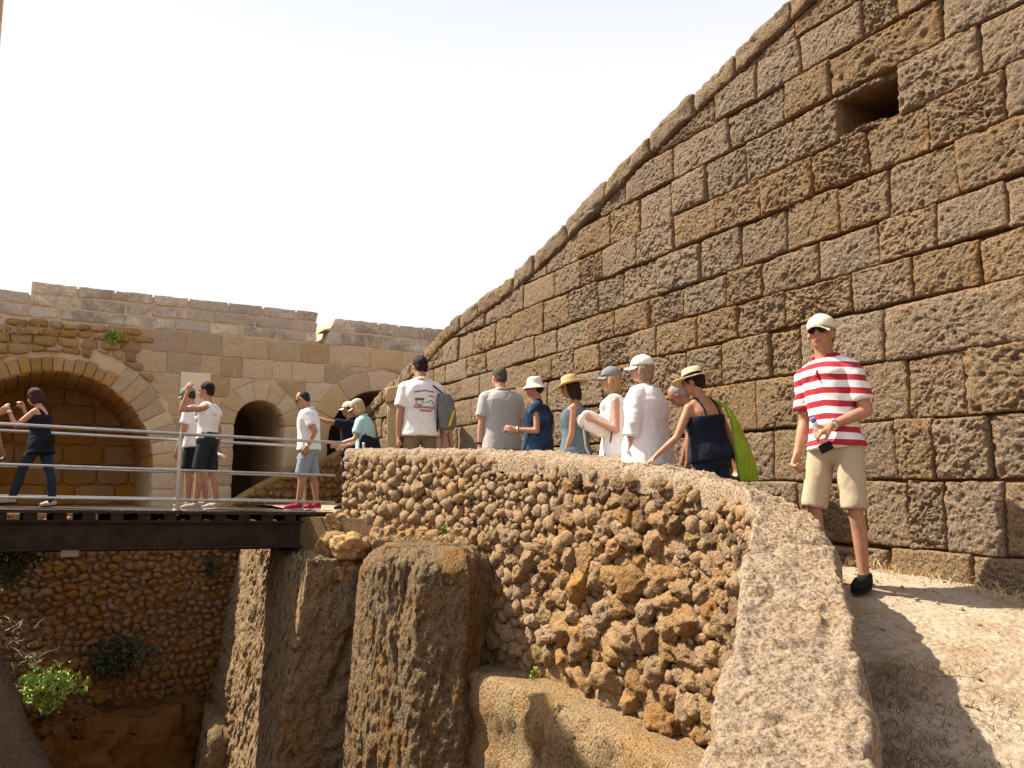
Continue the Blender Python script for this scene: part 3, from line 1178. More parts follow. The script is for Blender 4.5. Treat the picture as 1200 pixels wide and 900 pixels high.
# ---- rock masses -----------------------------------------------------------
def rock_prism(name, plan, z0, z1, N=150, nz=90, rough=0.09, mat=None, flare=0.0, top_round=0.25, stretch=0.35, kind='structure', parent=None, ztop=None, seed=0, cap_rings=14, batter=None):
    P = perimeter(plan, N, 3)
    c = P.mean(0)
    V = []
    zs = np.linspace(z0, z1, nz)
    for z in zs:
        t = (z1 - z)
        rr = 1.0
        if t < top_round:
            rr = 1 - 0.14 * (1 - t / top_round) ** 2
        fl = 1 + flare * (z1 - z)
        q = c + (P - c) * rr * fl
        if batter is not None:
            bv_ = np.asarray(batter)
            q = q + bv_ * t * np.clip(((P - c) @ bv_ / np.linalg.norm(bv_)) / .5, 0, 1)[:, None]
        V.append(np.column_stack([q, np.full(N, z)]))
    for k in range(1, cap_rings + 1):
        f = 0.86 * (1 - k / (cap_rings + .5))
        q = c + (P - c) * f
        V.append(np.column_stack([q, np.full(N, z1 + 0.01 * k / cap_rings)]))
    V = np.concatenate(V)
    if ztop is not None:
        sh = np.array([ztop(x, y) for x, y in V[:, :2]])
        w_ = np.clip((V[:, 2] - z0) / (z1 - z0), 0, 1)
        V[:, 2] += (sh - z1) * w_ ** 3
    n = np.column_stack([V[:, :2] - c, np.zeros(len(V))])
    n /= np.maximum(np.linalg.norm(n, axis=1), 1e-6)[:, None]
    q = V * np.array((1, 1, stretch))
    disp = fbm(q * 2.0, 5, 71 + seed, .6) * rough * 1.5 + np.minimum(0, fbm(q * 5, 4, 83 + seed, .6) + .10) * rough * 2.6 + (.5 - np.abs(fbm(V * np.array((11, 11, 6)), 4, 5 + seed, .68)) * 2) * rough * .62 + np.minimum(0, fbm(V * np.array((15, 15, 9)), 3, 15 + seed, .65) + .12) * rough * 1.5
    V = V + n * disp[:, None]
    V[:, 2] += np.where(V[:, 2] > z1 - .3, fbm(V * 5, 5, 95 + seed, .6) * rough * 1.4, 0)
    nr = nz + cap_rings
    F = gridfaces(nr, N, True) + [[(nr - 1) * N + j for j in range(N)]]
    me = mesh(name, V, F)
    o = link(name, me, mat, parent, True, kind)
    return o


XY = lambda u, d: (float((u - 600) / FPX * d), float(d))
pier = rock_prism('rock_pier', [XY(551, 8.2), XY(570, 8.6), (0.15, 9.1), (-1.3, 11.3), (-1.75, 11.2), XY(424, 10.3), XY(429, 9.5), XY(450, 8.75), XY(495, 8.3)], -6.3, -0.66, N=460, nz=230, rough=0.062, mat=M['rock'], top_round=0.22,
                  ztop=lambda x, y: -0.66 - max(0, (-1.35 - x)) * 0.5, batter=(-.045, -.03))
# side wall of the pit under the bridge end
sd = np.array((-0.4617, 0.887))
sp_ = np.array((-3.05, 11.3))
sn = np.array((0.887, 0.4617))
pA, pB = sp_ - sd * 1.25, sp_ + sd * 5.6
rock_prism('pit_side_rock', [tuple(pA), tuple(pA + sn * 1.5), tuple(pB + sn * 1.5), tuple(pB)], -6.3, -0.88, N=720, nz=230, rough=0.085, mat=M['lit_rock'], top_round=0.06, stretch=0.5, seed=5, batter=tuple(-sn * .15))
qA, qB = sp_ - sn * .30 + sd * 1.6, sp_ + sd * 5.6
rock_prism('pit_side_plinth', [tuple(qA - sn * .38), tuple(qA + sn * .4), tuple(qB + sn * .4), tuple(qB - sn * .38)], -6.3, -3.55, N=160, nz=60, rough=0.10, mat=M['lit_rock'], top_round=0.15, stretch=0.3, seed=9, batter=tuple(-sn * .15))

# the pit's near and left sides, out of frame, close the moat
rock_prism('pit_near_rock', [(-9.5, .6), (.9, .6), (.9, 1.5), (-9.5, 1.5)], -6.3, -1.3, N=120, nz=40, rough=.1, mat=M['rock'], top_round=.1, seed=21)
rock_prism('pit_left_rock', [(-10.6, .6), (-9.2, .6), (-9.2, 13.2), (-10.6, 13.2)], -6.3, -0.8, N=160, nz=40, rough=.1, mat=M['rock'], top_round=.1, seed=23)
# path with the fill under it
pv, pf = [], []
nyp, nxp = 120, 34
ys = np.linspace(-1.5, 18.8, nyp)
inner_x = lambda y: float(np.interp(y, innc[:, 1], innc[:, 0])) if y <= innc[-1, 1] else float(np.interp(y, [innc[-1, 1], 11.35, 16, 19], [innc[-1, 0], -2.62, -5.0, -6.0]))
mono = innc[np.argsort(innc[:, 1])]
inner_x = lambda y: float(np.interp(y, np.concatenate([mono[:, 1], [11.5, 16, 19]]), np.concatenate([mono[:, 0], [-2.55, -4.8, -6.2]])))
for y in ys:
    xa = inner_x(y) - 0.12
    xb = WR.O[0] + (-0.4617 / 0.887) * (y - 5.8) + 0.12
    for j in range(nxp):
        pv.append((xa + (xb - xa) * j / (nxp - 1), y, zpath(y)))
pv = np.array(pv)
pv[:, 2] += fbm(pv * 2.2, 4, 41) * 0.03 + fbm(pv * 9, 3, 42) * 0.010
# ground banks up slightly against the wall foot
tj = np.tile(np.linspace(0, 1, nxp), nyp)
pv[:, 2] += np.clip((tj - .8) / .2, 0, 1) ** 2 * 0.015
link('path', mesh('path', pv, gridfaces(nyp, nxp)), M['path'], None, True, 'structure')
# earth under the path, behind the side wall
fill = MB()
fpl = [tuple(sp_ + sn * .12 - sd * .2), (1.5, 8.2), (-3.6, 18.0), tuple(sp_ + sn * .12 + sd * 5.4)]
fb = [(x, y, -0.9) for x, y in fpl] + [(x, y, -0.44) for x, y in fpl]
fill.add(fb, [[0, 3, 2, 1], [4, 5, 6, 7], [0, 1, 5, 4], [1, 2, 6, 5], [2, 3, 7, 6], [3, 0, 4, 7]])
fill.build('path_fill', M['mortar'], None, kind='structure')

# far pit wall of round stones under the terrace
WP = Wallface(WB.O + bn * (TOFF + .02), bd, bn)
pw = thing('cobble_retaining_wall', 'shaded retaining wall of round cobbles in the pit below the footbridge', 'wall')
ps0, ps1 = WP.sz(-60, 700)[0], WP.sz(300, 700)[0] + 0.5
PZ0 = -3.55
V, F = slab(WP, [(ps0, PZ0 - .4), (ps1, PZ0 - .4), (ps1, TERR - .02), (ps0, TERR - .02)], [], 0.0, -0.3)
fixn(link('core', mesh('core', V, F), M['cobble_core'], pw, False))
items = []
zrow = TERR - 0.10
while zrow > PZ0:
    rh = R.uniform(.055, .088)
    s_ = ps0
    while s_ < ps1:
        rw = R.uniform(.05, .115)
        items.append((WP.pt(s_ + rw, zrow - rh + R.uniform(-.04, .04), R.uniform(0.0, 0.04)), bn, rw * R.uniform(.9, 1.2), rh * R.uniform(.8, 1.25), R.uniform(.06, .12)))
        s_ += rw * 1.72
    zrow -= rh * 1.62
pit_me = [mesh('cobble_shape', V, F) for V, F in SH2]
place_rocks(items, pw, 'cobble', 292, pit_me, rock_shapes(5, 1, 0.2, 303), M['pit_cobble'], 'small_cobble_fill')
# soil and rock bank below it
rock_prism('pit_bank', [tuple((WP.pt(ps0 - 2, 0, -.4))[:2]), tuple((WP.pt(ps0 - 2, 0, .9))[:2]), tuple((WP.pt(ps0 + 3.2, 0, 1.0))[:2]), tuple((WP.pt(ps1 - .9, 0, .5))[:2]), tuple((WP.pt(ps1, 0, .3))[:2]), tuple((WP.pt(ps1, 0, -.4))[:2])], -6.3, -3.5, N=200, nz=50, rough=0.22, mat=M['soil'], top_round=.5, stretch=.8, seed=13)

def blk(name, c, ax, ay, az, mat, parent, rough=.03, sub=10, seed=0):
    """rough block, subdivided box displaced outwards"""
    V, F, n = [], [], 0
    c, ax, ay, az = map(lambda v: np.asarray(v, float), (c, ax, ay, az))
    g_ = np.linspace(-1, 1, sub)
    for (a, b, cc, s) in ((0, 1, 2, 1), (0, 1, 2, -1), (1, 2, 0, 1), (1, 2, 0, -1), (2, 0, 1, 1), (2, 0, 1, -1)):
        for i in g_:
            for j in g_:
                p = [0, 0, 0]
                p[a], p[b], p[cc] = i, j, s
                V.append(p)
        fs = gridfaces(sub, sub)
        F += [[k + n for k in (f if s < 0 else f[::-1])] for f in fs]
        n += sub * sub
    V = np.array(V, float)
    rr = np.maximum(np.linalg.norm(V, axis=1), 1)
    Vr = V * (1 - 0.10 * np.clip(rr - 1.1, 0, 1))[:, None]
    P = c + Vr[:, :1] * ax + Vr[:, 1:2] * ay + Vr[:, 2:] * az
    dirn = P - c
    dirn /= np.maximum(np.linalg.norm(dirn, axis=1), 1e-6)[:, None]
    P = P + dirn * (fbm(P * 6 + seed, 4, 12) * rough)[:, None]
    o = link(name, mesh(name, P, F), mat, parent, True)
    bm = bmesh.new()
    bm.from_mesh(o.data)
    bmesh.ops.remove_doubles(bm, verts=bm.verts, dist=0.0005)
    bmesh.ops.recalc_face_normals(bm, faces=bm.faces)
    bm.to_mesh(o.data)
    bm.free()
    return o



# rubble ramp wall in front of the arched wall
rw_ = thing('ramp_wall', 'low rubble wall with a slanting top below the dark doorway', 'wall')
WQ = Wallface(WB.O + bn * 0.95, bd, bn)
rp = [WQ.sz(258, 600), WQ.sz(300, 574), WQ.sz(345, 550), WQ.sz(388, 538), WQ.sz(420, 520)]
outer = [(rp[0][0], TERR - .1), (rp[-1][0], TERR - .1)] + rp[::-1]
V, F = slab(WQ, outer, [], 0, -0.45)
fixn(link('core', mesh('core', V, F), M['cobble_core'], rw_, False))
items = []
ztop_q = lambda s: float(np.interp(s, [p[0] for p in rp], [p[1] for p in rp]))
s_ = rp[0][0]
for zrow in np.arange(TERR - .05, 1.6, 0.15):
    s_ = rp[0][0] + R.uniform(0, .1)
    while s_ < rp[-1][0]:
        rw2 = R.uniform(.055, .11)
        if zrow < ztop_q(s_) - .04:
            items.append((WQ.pt(s_, zrow + R.uniform(-.03, .03), R.uniform(0, .03)), bn, rw2 * 1.1, R.uniform(.06, .085), R.uniform(.05, .09)))
        s_ += rw2 * 1.9
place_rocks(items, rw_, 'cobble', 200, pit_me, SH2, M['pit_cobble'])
for (a, b) in zip(rp[:-1], rp[1:]):
    p0, p1 = WQ.pt(a[0], a[1] + .02, -.22), WQ.pt(b[0], b[1] + .02, -.22)
    dd = (p1 - p0) / 2
    blk('top_slab', (p0 + p1) / 2 - np.array((0, 0, .02)), dd * 1.02, bn * .24, np.array((0, 0, .045)), M['rubble'], rw_, .05, 14, seed=a[0])

# small stone doorway where the path meets the fort wall
dw = thing('stone_doorway', 'small rough stone door frame with a tilted lintel beside the man in the printed shirt', 'doorway')


DD = 13.0
zd = zpath(DD)
for (u0, u1, v0, v1, nm, ma) in ((456, 468, 470, 0, 'jamb', 'pale_block'), (487, 499, 462, 0, 'jamb', 'rubble')):
    p = at((u0 + u1) / 2, v0, DD)
    hw = (u1 - u0) / 2 / FPX * DD
    blk(nm, (p[0], DD, (p[2] + zd) / 2), (hw, 0, 0), (0, .22, 0), (0, 0, (p[2] - zd) / 2), M[ma], dw, .03, seed=u0)
p0, p1 = at(453, 466, DD - .05), at(499, 453, DD - .05)
blk('lintel', (p0 + p1) / 2 + np.array((0, 0, 0)), (p1 - p0) / 2, (0, .27, 0), (0, 0, .115), M['voussoir'], dw, .02)
blk('recess_back', (at(478, 500, DD)[0], DD + .5, .5), (.36, 0, 0), (0, .06, 0), (0, 0, .95), M['dark_shade_stone'], dw, .05)  # dark panel colour stands in for the shade inside the doorway
# boulders between the doorway and the bridge end
for k, (u, v, d, r) in enumerate(((400, 612, 10.9, .20), (392, 640, 10.7, .26), (412, 640, 10.4, .22), (398, 668, 10.6, .24), (440, 500, 14.2, .3), (425, 520, 14.6, .28), (448, 470, 14.9, .25))):
    p = at(u, v, d)
    V, F = SH3[k]
    if k > 3:
        p[2] = min(p[2], zpath(d) + r * .5)
    o = link('boulder', mesh('boulder', p + V * np.array((r * 1.1, r, r * .85)), F), M['rubble'], None, True)
    tag(o, ['rough boulder wedged under the parapet end beside the footbridge', 'dark boulder in the bridge abutment, second from the top', 'rounded boulder under the parapet corner above the pit rock', 'lowest dark boulder of the bridge abutment',
            'boulder at the foot of the stone doorway', 'boulder behind the woman in the teal shirt', 'boulder nearest the arched opening on the path'][k], 'boulder', 'rough boulders by the bridge end')

# tall wall corner at the far left edge and a dark buttress below it
tw = thing('tall_tower', 'tall stone tower corner cut off by the left border of the photo', 'tower')
tx = at(4, 30, 9.0)
mb = MB()
mb.obox((tx[0] - 1.02, 8.6, -.2), (1.0, 0, 0), (0, .40, 0), (0, 0, 6.1))
mb.build('shaft', M['pale_mortar'], tw)
for fc, w_ in ((Wallface((tx[0] - 2.02, 8.2, 0), (1, 0, 0), (0, -1, 0)), 2.02), (Wallface((tx[0] - .02, 8.2, 0), (0, 1, 0), (1, 0, 0)), .8)):
    zz_ = -6.0
    while zz_ < 5.5:
        s_ = 0.0
        while s_ < w_ - .02:
            e_ = min(s_ + R.uniform(.4, .8), w_)
            if w_ - e_ < .2:
                e_ = w_
            d = fc.stone([(s_ + .01, zz_ + .01), (e_ - .01, zz_ + .01), (e_ - .01, zz_ + .41), (s_ + .01, zz_ + .41)], N=24, rings=4, proud=R.uniform(0, .01), bulge=.003, back=.05, rough=.012, freq=6, edge_r=.008, wob=.01, smooth=0)
            stone_obj('stone', d, M['pale_block'], tw)
            s_ = e_
        zz_ += .42
bt = thing('buttress', 'dark shaded stone buttress with a slanting edge low at the left border', 'buttress')
e0, e1, e2 = at(0, 765, 4.2), at(62, 905, 4.15), at(90, 975, 4.1)
nb = 40
Vb = []
ctl = np.array([at(-40, 690, 4.2), e0, e1, e2, e2 + np.array((.35, -.2, -1.5))])
cvv = resample(ctl, nb, 2)
for p in cvv:
    for k in range(14):
        Vb.append(p + np.array((-1.6 * (1 - k / 13.0), 0, 0)))
    for k in range(1, 6):
        Vb.append(p + np.array((-.11 * k, .12 * k, -.01 * k)))
Vb = np.array(Vb)
Vb[:, 1] += fbm(Vb * 7, 4, 3) * .04
Vb[:, 0] += fbm(Vb * 9, 4, 8) * .012
link('face', mesh('buttress_face', Vb, gridfaces(nb, 19)), M['dark_shade_stone'], bt, True)

# =================================================================== FOOTBRIDGE
fbg = thing('footbridge', 'dark steel footbridge with plank deck and grey tube railings across the pit', 'bridge')
b_r = at(388, 600, 11.35)
b_l = at(0, 596.5, 9.3)
bdir = (b_r - b_l)
bl = np.linalg.norm(bdir)
bdir /= bl
hb_ = np.array((bdir[0], bdir[1], 0))
hb_ /= np.linalg.norm(hb_)
bpn = np.array((-hb_[1], hb_[0], 0))           # away from the camera
BW = 1.45
T0, T1 = -4.0, bl + 0.20


def bp(t, w, z):
    return b_l + bdir * t + bpn * w + np.array((0, 0, z))


upv = np.array((0, 0, 1.0))
t = T0
while t < T1:
    w_ = R.uniform(.135, .15)
    mb = MB()
    mb.obox(bp(t + w_ / 2, BW / 2, -.022 + R.uniform(-.003, .003)), bdir * (w_ / 2 - .005), bpn * (BW / 2 + .03), upv * .02)
    mb.build('plank', M['wood'], fbg)
    t += w_
for w in (0.06, BW - .06):
    mb = MB()
    ctr, hl = bp((T0 + T1) / 2, w, 0 if w < 1 else -.11), (T1 - T0) / 2
    mb.obox(ctr + upv * -.30, bdir * hl, bpn * .012, upv * .16)
    mb.obox(ctr + upv * -.135, bdir * hl, bpn * .075, upv * .012)
    mb.obox(ctr + upv * -.455, bdir * hl, bpn * .075, upv * .012)
    mb.build('beam', M['rust'], fbg)
t = T0 + .1
while t < T1:
    mb = MB()
    mb.obox(bp(t, BW / 2, -.083), bdir * .07, bpn * (BW / 2), upv * .039)
    mb.obox(bp(t, BW - .06, -.18), bdir * .07, bpn * .06, upv * .06)
    mb.build('joist', M['rust'], fbg)
    t += 0.30
sp_rail = bl * (205 / 388.0) * 0.92
for w, nm, tend in ((0.03, 'near', T1 - .10), (BW - .03, 'far', T1 - .05)):
    for h, r in ((.955, .021), (.50, .0165), (.13, .0165)):
        mb = MB()
        if h > .9:
            mb.tube([bp(T0, w, h), bp(tend + .1, w, h)], r, 10)
        else:
            mb.tube([bp(T0, w, h), bp(tend - .05, w, h)], r, 10)
        mb.build('handrail' if h > .9 else 'rail', M['steel'], fbg, True)
    for tt in ([sp_rail - 2.6 * 1, sp_rail, sp_rail + 2.45] if nm == 'near' else [sp_rail - 2.7, sp_rail + .28, T1 - .12]):
        mb = MB()
        mb.tube([bp(tt, w, -.05), bp(tt, w, .955)], .024, 10)
        mb.obox(bp(tt, w, .004), bdir * .05, bpn * .05, upv * .006)
        mb.build('post', M['steel'], fbg, True)
sg_ = MB()
pp = at(82, 648, 10.6)
sg_.obox(pp, hb_ * .10, bpn * .008, upv * .048)
sgo = sg_.build('sign_plate', M['plate'])
tag(sgo, 'small white plate hanging under the footbridge beam', 'sign')

# =================================================================== PEOPLE
PENDING = []        # soft shapes merged at the end


def soft(name, mb, mat, parent, voxel=0.012, smooth=3, wrinkle=None, kind=None):
    V, F = mb.get()
    o = link(name, mesh(name, V, F), mat, parent, False)
    m = o.modifiers.new('remesh', 'REMESH')
    m.mode = 'VOXEL'
    m.voxel_size = voxel
    m.use_smooth_shade = True
    if smooth:
        sm = o.modifiers.new('smooth', 'SMOOTH')
        sm.factor = 0.5
        sm.iterations = smooth
    PENDING.append((o, wrinkle))
    return o


def finish_soft():
    dg = bpy.context.evaluated_depsgraph_get()
    dg.update()
    res = []
    for o, wr in PENDING:
        me = bpy.data.meshes.new_from_object(o.evaluated_get(dg))
        res.append((o, me, wr))
    for o, me, wr in res:
        old = o.data
        o.modifiers.clear()
        me.name = o.name
        if wr and len(me.vertices):
            n = len(me.vertices)
            co = np.empty(n * 3)
            no = np.empty(n * 3)
            me.vertices.foreach_get('co', co)
            me.vertices.foreach_get('normal', no)
            co, no = co.reshape(-1, 3), no.reshape(-1, 3)
            amp, fr = wr
            sd_ = R.uniform(0, 90)
            q = co * np.array(fr) + sd_
            q = q + fbm(co * 6 + sd_, 2, 4)[:, None] * 0.8
            d = 1 - np.abs(fbm(q, 3, 7)) * 2.0
            co = co + no * (d * amp)[:, None]
            me.vertices.foreach_set('co', co.ravel())
            me.update()
        if len(me.polygons):
            me.polygons.foreach_set('use_smooth', [True] * len(me.polygons))
        mats = [m for m in old.materials]
        me.materials.clear()
        for m in mats:
            me.materials.append(m)
        o.data = me
        bpy.data.meshes.remove(old)
    PENDING.clear()


CLOTH = {}


def cloth(name, col, rough=0.9, bump=0.5, scale=220.0, var=0.06, squash=None):
    if name not in CLOTH:
        CLOTH[name] = plain(name, col, rough, bump, scale, var, squash=squash, spec=0.15)
    return CLOTH[name]


def skin(name, col):
    if name not in CLOTH:
        m = plain(name, col, 0.5, 0.15, 120.0, 0.10, spec=0.35)
        CLOTH[name] = m
    return CLOTH[name]


SK = {'tan': (0.40, 0.195, 0.118), 'pink': (0.50, 0.265, 0.185), 'brown': (0.32, 0.155, 0.095), 'fair': (0.62, 0.40, 0.31)}
MALE = dict(h=[-.14, -.10, -.02, .08, .18, .30, .40, .46, .50, .54], a=[.06, .125, .168, .163, .157, .168, .180, .168, .112, .058], b=[.05, .10, .118, .118, .114, .12, .118, .10, .078, .058], sh=.176, neck=.058)
FEM = dict(h=[-.14, -.10, -.02, .08, .18, .30, .40, .46, .50, .54], a=[.06, .125, .176, .160, .140, .150, .158, .142, .092, .050], b=[.05, .10, .122, .112, .103, .128, .112, .09, .068, .050], sh=.152, neck=.049)


def nv(v):
    v = np.asarray(v, float)
    return v / np.linalg.norm(v)


def rotm(yaw=0, pitch=0, roll=0):
    """head/torso frame: x right, y forward, z up. yaw>0 turns to the person's left, pitch>0 nods down, roll>0 tips to the right"""
    return np.array(Matrix.Rotation(rad(yaw), 3, 'Z') @ Matrix.Rotation(rad(-pitch), 3, 'X') @ Matrix.Rotation(rad(roll), 3, 'Y'))


def person(label, u, vtop, d, yaw, sex='F', lean=(0, 0), legs=None, armL=None, armR=None, head=(0, 0, 0), fat=1.0, sk='tan',
           top=None, bottom=None, shoe=None, hair=None, hat=None, glasses=False, watch=None, hatcol=None, ground=None, vox=0.012, face=True, hatextra=0.02, hands=(0.35, 0.35), H=None, group=None, brow=True):
    B = MALE if sex == 'M' else FEM
    ft = fat
    legs = legs or {}
    LL, LR = legs.get('L', ((-.03, .02, -1), (0, -.02, -1))), legs.get('R', ((.03, .02, -1), (0, -.02, -1)))
    Ld = [nv(LL[0]), nv(LL[1]), nv(LR[0]), nv(LR[1])]
    TH, SHN, ANK = .425, .415, .085
    drop = [-(Ld[0][2] * TH + Ld[1][2] * SHN), -(Ld[2][2] * TH + Ld[3][2] * SHN)]
    pz = max(drop) + ANK + 0.02
    Rt = rotm(0, lean[0], lean[1])
    Rh = Rt @ rotm(*head) if len(head) == 3 else Rt
    neck0 = np.array((0, 0, pz)) + Rt @ np.array((0, 0, .565))
    headc = neck0 + Rt @ np.array((0, .015, .02)) + Rh @ np.array((0, .02, .115))
    topz = headc[2] + 0.118 + hatextra
    gy = at(u, vtop, d)
    gz = zpath(d) if ground is None else ground
    k = (gy[2] - gz) / topz
    if H:
        k = H / topz
    pos = np.array((gy[0], gy[1], gz))
    root = thing('person', label, 'person', tuple(pos), group)
    root.rotation_euler = (0, 0, rad(yaw - 90))
    root['group'] = 'visitors on the footbridge' if u < 440 else 'visitors along the path'
    info = {'k': k, 'root': root}

    def T(h, x=0, y=0):
        return (np.array((0, 0, pz)) + Rt @ np.array((x, y, h))) * k

    ax, ay = Rt @ np.array((1, 0, 0)), Rt @ np.array((0, 1, 0))

    def prof(h):
        return float(np.interp(h, B['h'], B['a'])) * k, float(np.interp(h, B['h'], B['b'])) * k

    # ---- body, one surface
    mb = MB()
    rings = []
    for h in B['h']:
        a, b = prof(h)
        f = ft if h < .42 else 1 + (ft - 1) * .4
        rings.append((T(h), ax * a * f * .97, ay * b * f * .97))
    mb.loft(rings)
    if sex == 'F':
        for sx in (-1, 1):
            mb.ell(T(.315, sx * .07 * ft, .085 * ft), np.array((.062, .058, .062)) * k * ft)
    mb.ell(T(-.03, 0, -.055 * ft), np.array((.14 * ft, .075, .10)) * k)
    J = {}
    lf = 1 + (ft - 1) * .6
    for sx, dd, nm in ((-1, Ld[:2], 'L'), (1, Ld[2:], 'R')):
        hip = np.array((sx * .088, 0, pz - .02)) * k
        kn = hip + dd[0] * TH * k
        an = kn + dd[1] * SHN * k
        J['hip' + nm], J['knee' + nm], J['ank' + nm] = hip, kn, an
        mb.caps(hip, .083 * k * lf, kn, .050 * k * lf, 16)
        calf = kn * .68 + an * .32 + np.array((0, -.018, 0)) * k
        mb.caps(kn, .049 * k * lf, calf, .055 * k * lf, 14)
        mb.caps(calf, .055 * k * lf, an, .034 * k, 14)
        toe = an + np.array((sx * .03, .15, -.055)) * k
        if dd[1][1] < -.35:
            toe = an + np.array((sx * .02, .11, -.11)) * k
        J['toe' + nm] = toe
        mb.caps(an + np.array((0, -.03, -.03)) * k, .036 * k, toe, .026 * k, 12)
    # arms
    for sx, spec, nm, curl in ((-1, armL, 'L', hands[0]), (1, armR, 'R', hands[1])):
        spec = spec or ((sx * .12, 0, -1), (sx * .02, .15, -1))
        sh = T(.440, sx * B['sh'] * (1 + (ft - 1) * .55), 0)
        ed, wd = nv(spec[0]), nv(spec[1])
        el = sh + ed * .295 * k
        wr = el + wd * .255 * k
        J['sh' + nm], J['el' + nm], J['wr' + nm], J['wd' + nm] = sh, el, wr, wd
        th = .88 if sex == 'F' else 1.0
        mb.ell(sh, np.array((.058, .056, .058)) * k * th)
        mb.caps(T(.515, sx * .035, -.012), .046 * k * th, sh, .050 * k * th, 14)
        mb.caps(sh, .055 * k * th, el, .041 * k * th, 14)
        fo = el * .7 + wr * .3
        mb.caps(el, .041 * k * th, fo, .041 * k * th, 12)
        mb.caps(fo, .041 * k * th, wr, .026 * k * th, 12)
        # hand: palm, five fingers
        pn = nv(spec[2]) if len(spec) > 2 else np.array((-sx, 0, 0.001))
        pn = pn - wd * np.dot(pn, wd)
        pn = nv(pn) if np.linalg.norm(pn) > 1e-3 else nv(np.cross(wd, (0, 1, 0)))
        tt = np.cross(wd, pn) * (-sx)        # towards the thumb side
        if len(spec) > 3:
            tt = tt * spec[3]
        J['hand' + nm] = wr + wd * .075 * k + pn * .02 * k
        J['pn' + nm] = pn
        J['tt' + nm] = tt
        for o_ in (-.028, 0, .028):
            mb.caps(wr + tt * o_ * .55 * k, .017 * k, wr + (wd * .085 + tt * o_) * k, .0155 * k, 10)
        for i, (o_, L) in enumerate(((.031, .070), (.0105, .080), (-.0105, .074), (-.031, .058))):
            cc = curl * (0.85 + .1 * i)
            d1 = nv(wd * math.cos(cc * 1.1) + pn * math.sin(cc * 1.1) + tt * o_ * 2)
            d2 = nv(wd * math.cos(cc * 2.5) + pn * math.sin(cc * 2.5))
            b0 = wr + (wd * .088 + tt * o_) * k
            b1 = b0 + d1 * L * .55 * k
            b2 = b1 + d2 * L * .5 * k
            mb.caps(b0, .0105 * k, b1, .0098 * k, 8)
            mb.caps(b1, .0098 * k, b2, .0085 * k, 8)
        t0 = wr + (wd * .028 + tt * .030) * k
        t1 = t0 + nv(wd * .7 + tt * .6 + pn * .35) * .042 * k
        t2 = t1 + nv(wd * .9 + tt * .1 + pn * (.3 + curl)) * .034 * k
        mb.caps(t0, .014 * k, t1, .0115 * k, 8)
        mb.caps(t1, .0115 * k, t2, .0095 * k, 8)
    # neck and head
    nk = B['neck']
    Hc = headc * k

    def Hd(x, y, z):
        return Hc + Rh @ (np.array((x, y, z)) * k)
    mb.caps(T(.49, 0, -.005), nk * 1.12 * k, Hd(0, -.018, -.06), nk * k, 16)
    hw = 1.0 if sex == 'M' else .95
    mb.ell(Hd(0, -.012, .022), np.array((.076 * hw, .096, .095)) * k, Rh, 20, 14)
    mb.ell(Hd(0, .032, -.042), np.array((.057 * hw, .060, .076)) * k, Rh, 18, 12)
    mb.ell(Hd(0, .062, -.094), np.array((.027, .024, .020)) * k, Rh)
    mb.ell(Hd(0, .070, .018), np.array((.052, .020, .015)) * k, Rh)
    for sx in (-1, 1):
        mb.ell(Hd(sx * .040, .062, -.028), np.array((.020, .018, .017)) * k, Rh)
        mb.ell(Hd(sx * .077 * hw, -.004, -.014), np.array((.010, .021, .033)) * k, Rh @ rotm(sx * -18))
    mb.caps(Hd(0, .090, .012), .010 * k, Hd(0, .106, -.026), .0135 * k, 10)
    mb.caps(Hd(-.012, .098, -.03), .008 * k, Hd(.012, .098, -.03), .008 * k, 8)
    mb.ell(Hd(0, .088, -.062), np.array((.022, .010, .007)) * k, Rh)
    mb.ell(Hd(0, .085, -.074), np.array((.019, .011, .007)) * k, Rh)
    soft('body', mb, skin('skin_' + sk, SK[sk]), root, vox * k, 3)
    info.update(J=J, Hd=Hd, Rh=Rh, T=T, prof=prof, ft=ft)

    if face:
        for sx in (-1, 1):
            e = MB().ell(Hd(sx * .032, .0855, .004), np.array((.013, .006, .006)) * k, Rh, 12, 8)
            e.build('eye', cloth('eye_dark', (.05, .035, .03), .2), root, True)
            if brow:
                b = MB().caps(Hd(sx * .016, .0955, .0235), .0045 * k, Hd(sx * .047, .083, .0255), .0035 * k, 8)
                b.build('eyebrow', cloth('brow', (.09, .06, .045)), root, True)
        m_ = MB().caps(Hd(-.021, .0945, -.069), .0045 * k, Hd(.021, .0945, -.069), .0045 * k, 8)
        m_.build('mouth', cloth('lips', (.36, .13, .10), .5), root, True)

    # ---- hair
    if hair:
        kind_, col = hair
        hm = cloth('hair_%d_%d_%d' % tuple(int(c * 255) for c in col), col, .55, .9, 90.0, .35, squash=(6, 6, 1))
        hb2 = MB()
        hs_ = .90 if hat in ('cap', 'straw', 'bucket') else 1.0
        if kind_ == 'short':
            hb2.ell(Hd(0, -.022, .034 * hs_ ** 3), np.array((.081 * hw, .098, .094 * hs_)) * k, Rh, 20, 14)
            hb2.ell(Hd(0, -.052, -.02), np.array((.070 * hw, .060, .062)) * k, Rh)
        elif kind_ == 'crop':          # very short, receding
            hb2.ell(Hd(0, -.034, .026 * hs_ ** 3), np.array((.079 * hw, .084, .088 * hs_)) * k, Rh, 20, 14)
            hb2.ell(Hd(0, -.056, -.025), np.array((.066 * hw, .052, .055)) * k, Rh)
        elif kind_ == 'fringe':        # bald crown, hair round the back
            hb2.ell(Hd(0, -.040, -.012), np.array((.082 * hw, .070, .045)) * k, Rh, 20, 12)
        elif kind_ == 'bob':
            hb2.ell(Hd(0, -.020 - .012 * (hs_ < 1), .036 - .030 * (hs_ < 1)), np.array((.088, .104 - .014 * (hs_ < 1), .097 * hs_)) * k, Rh, 20, 14)
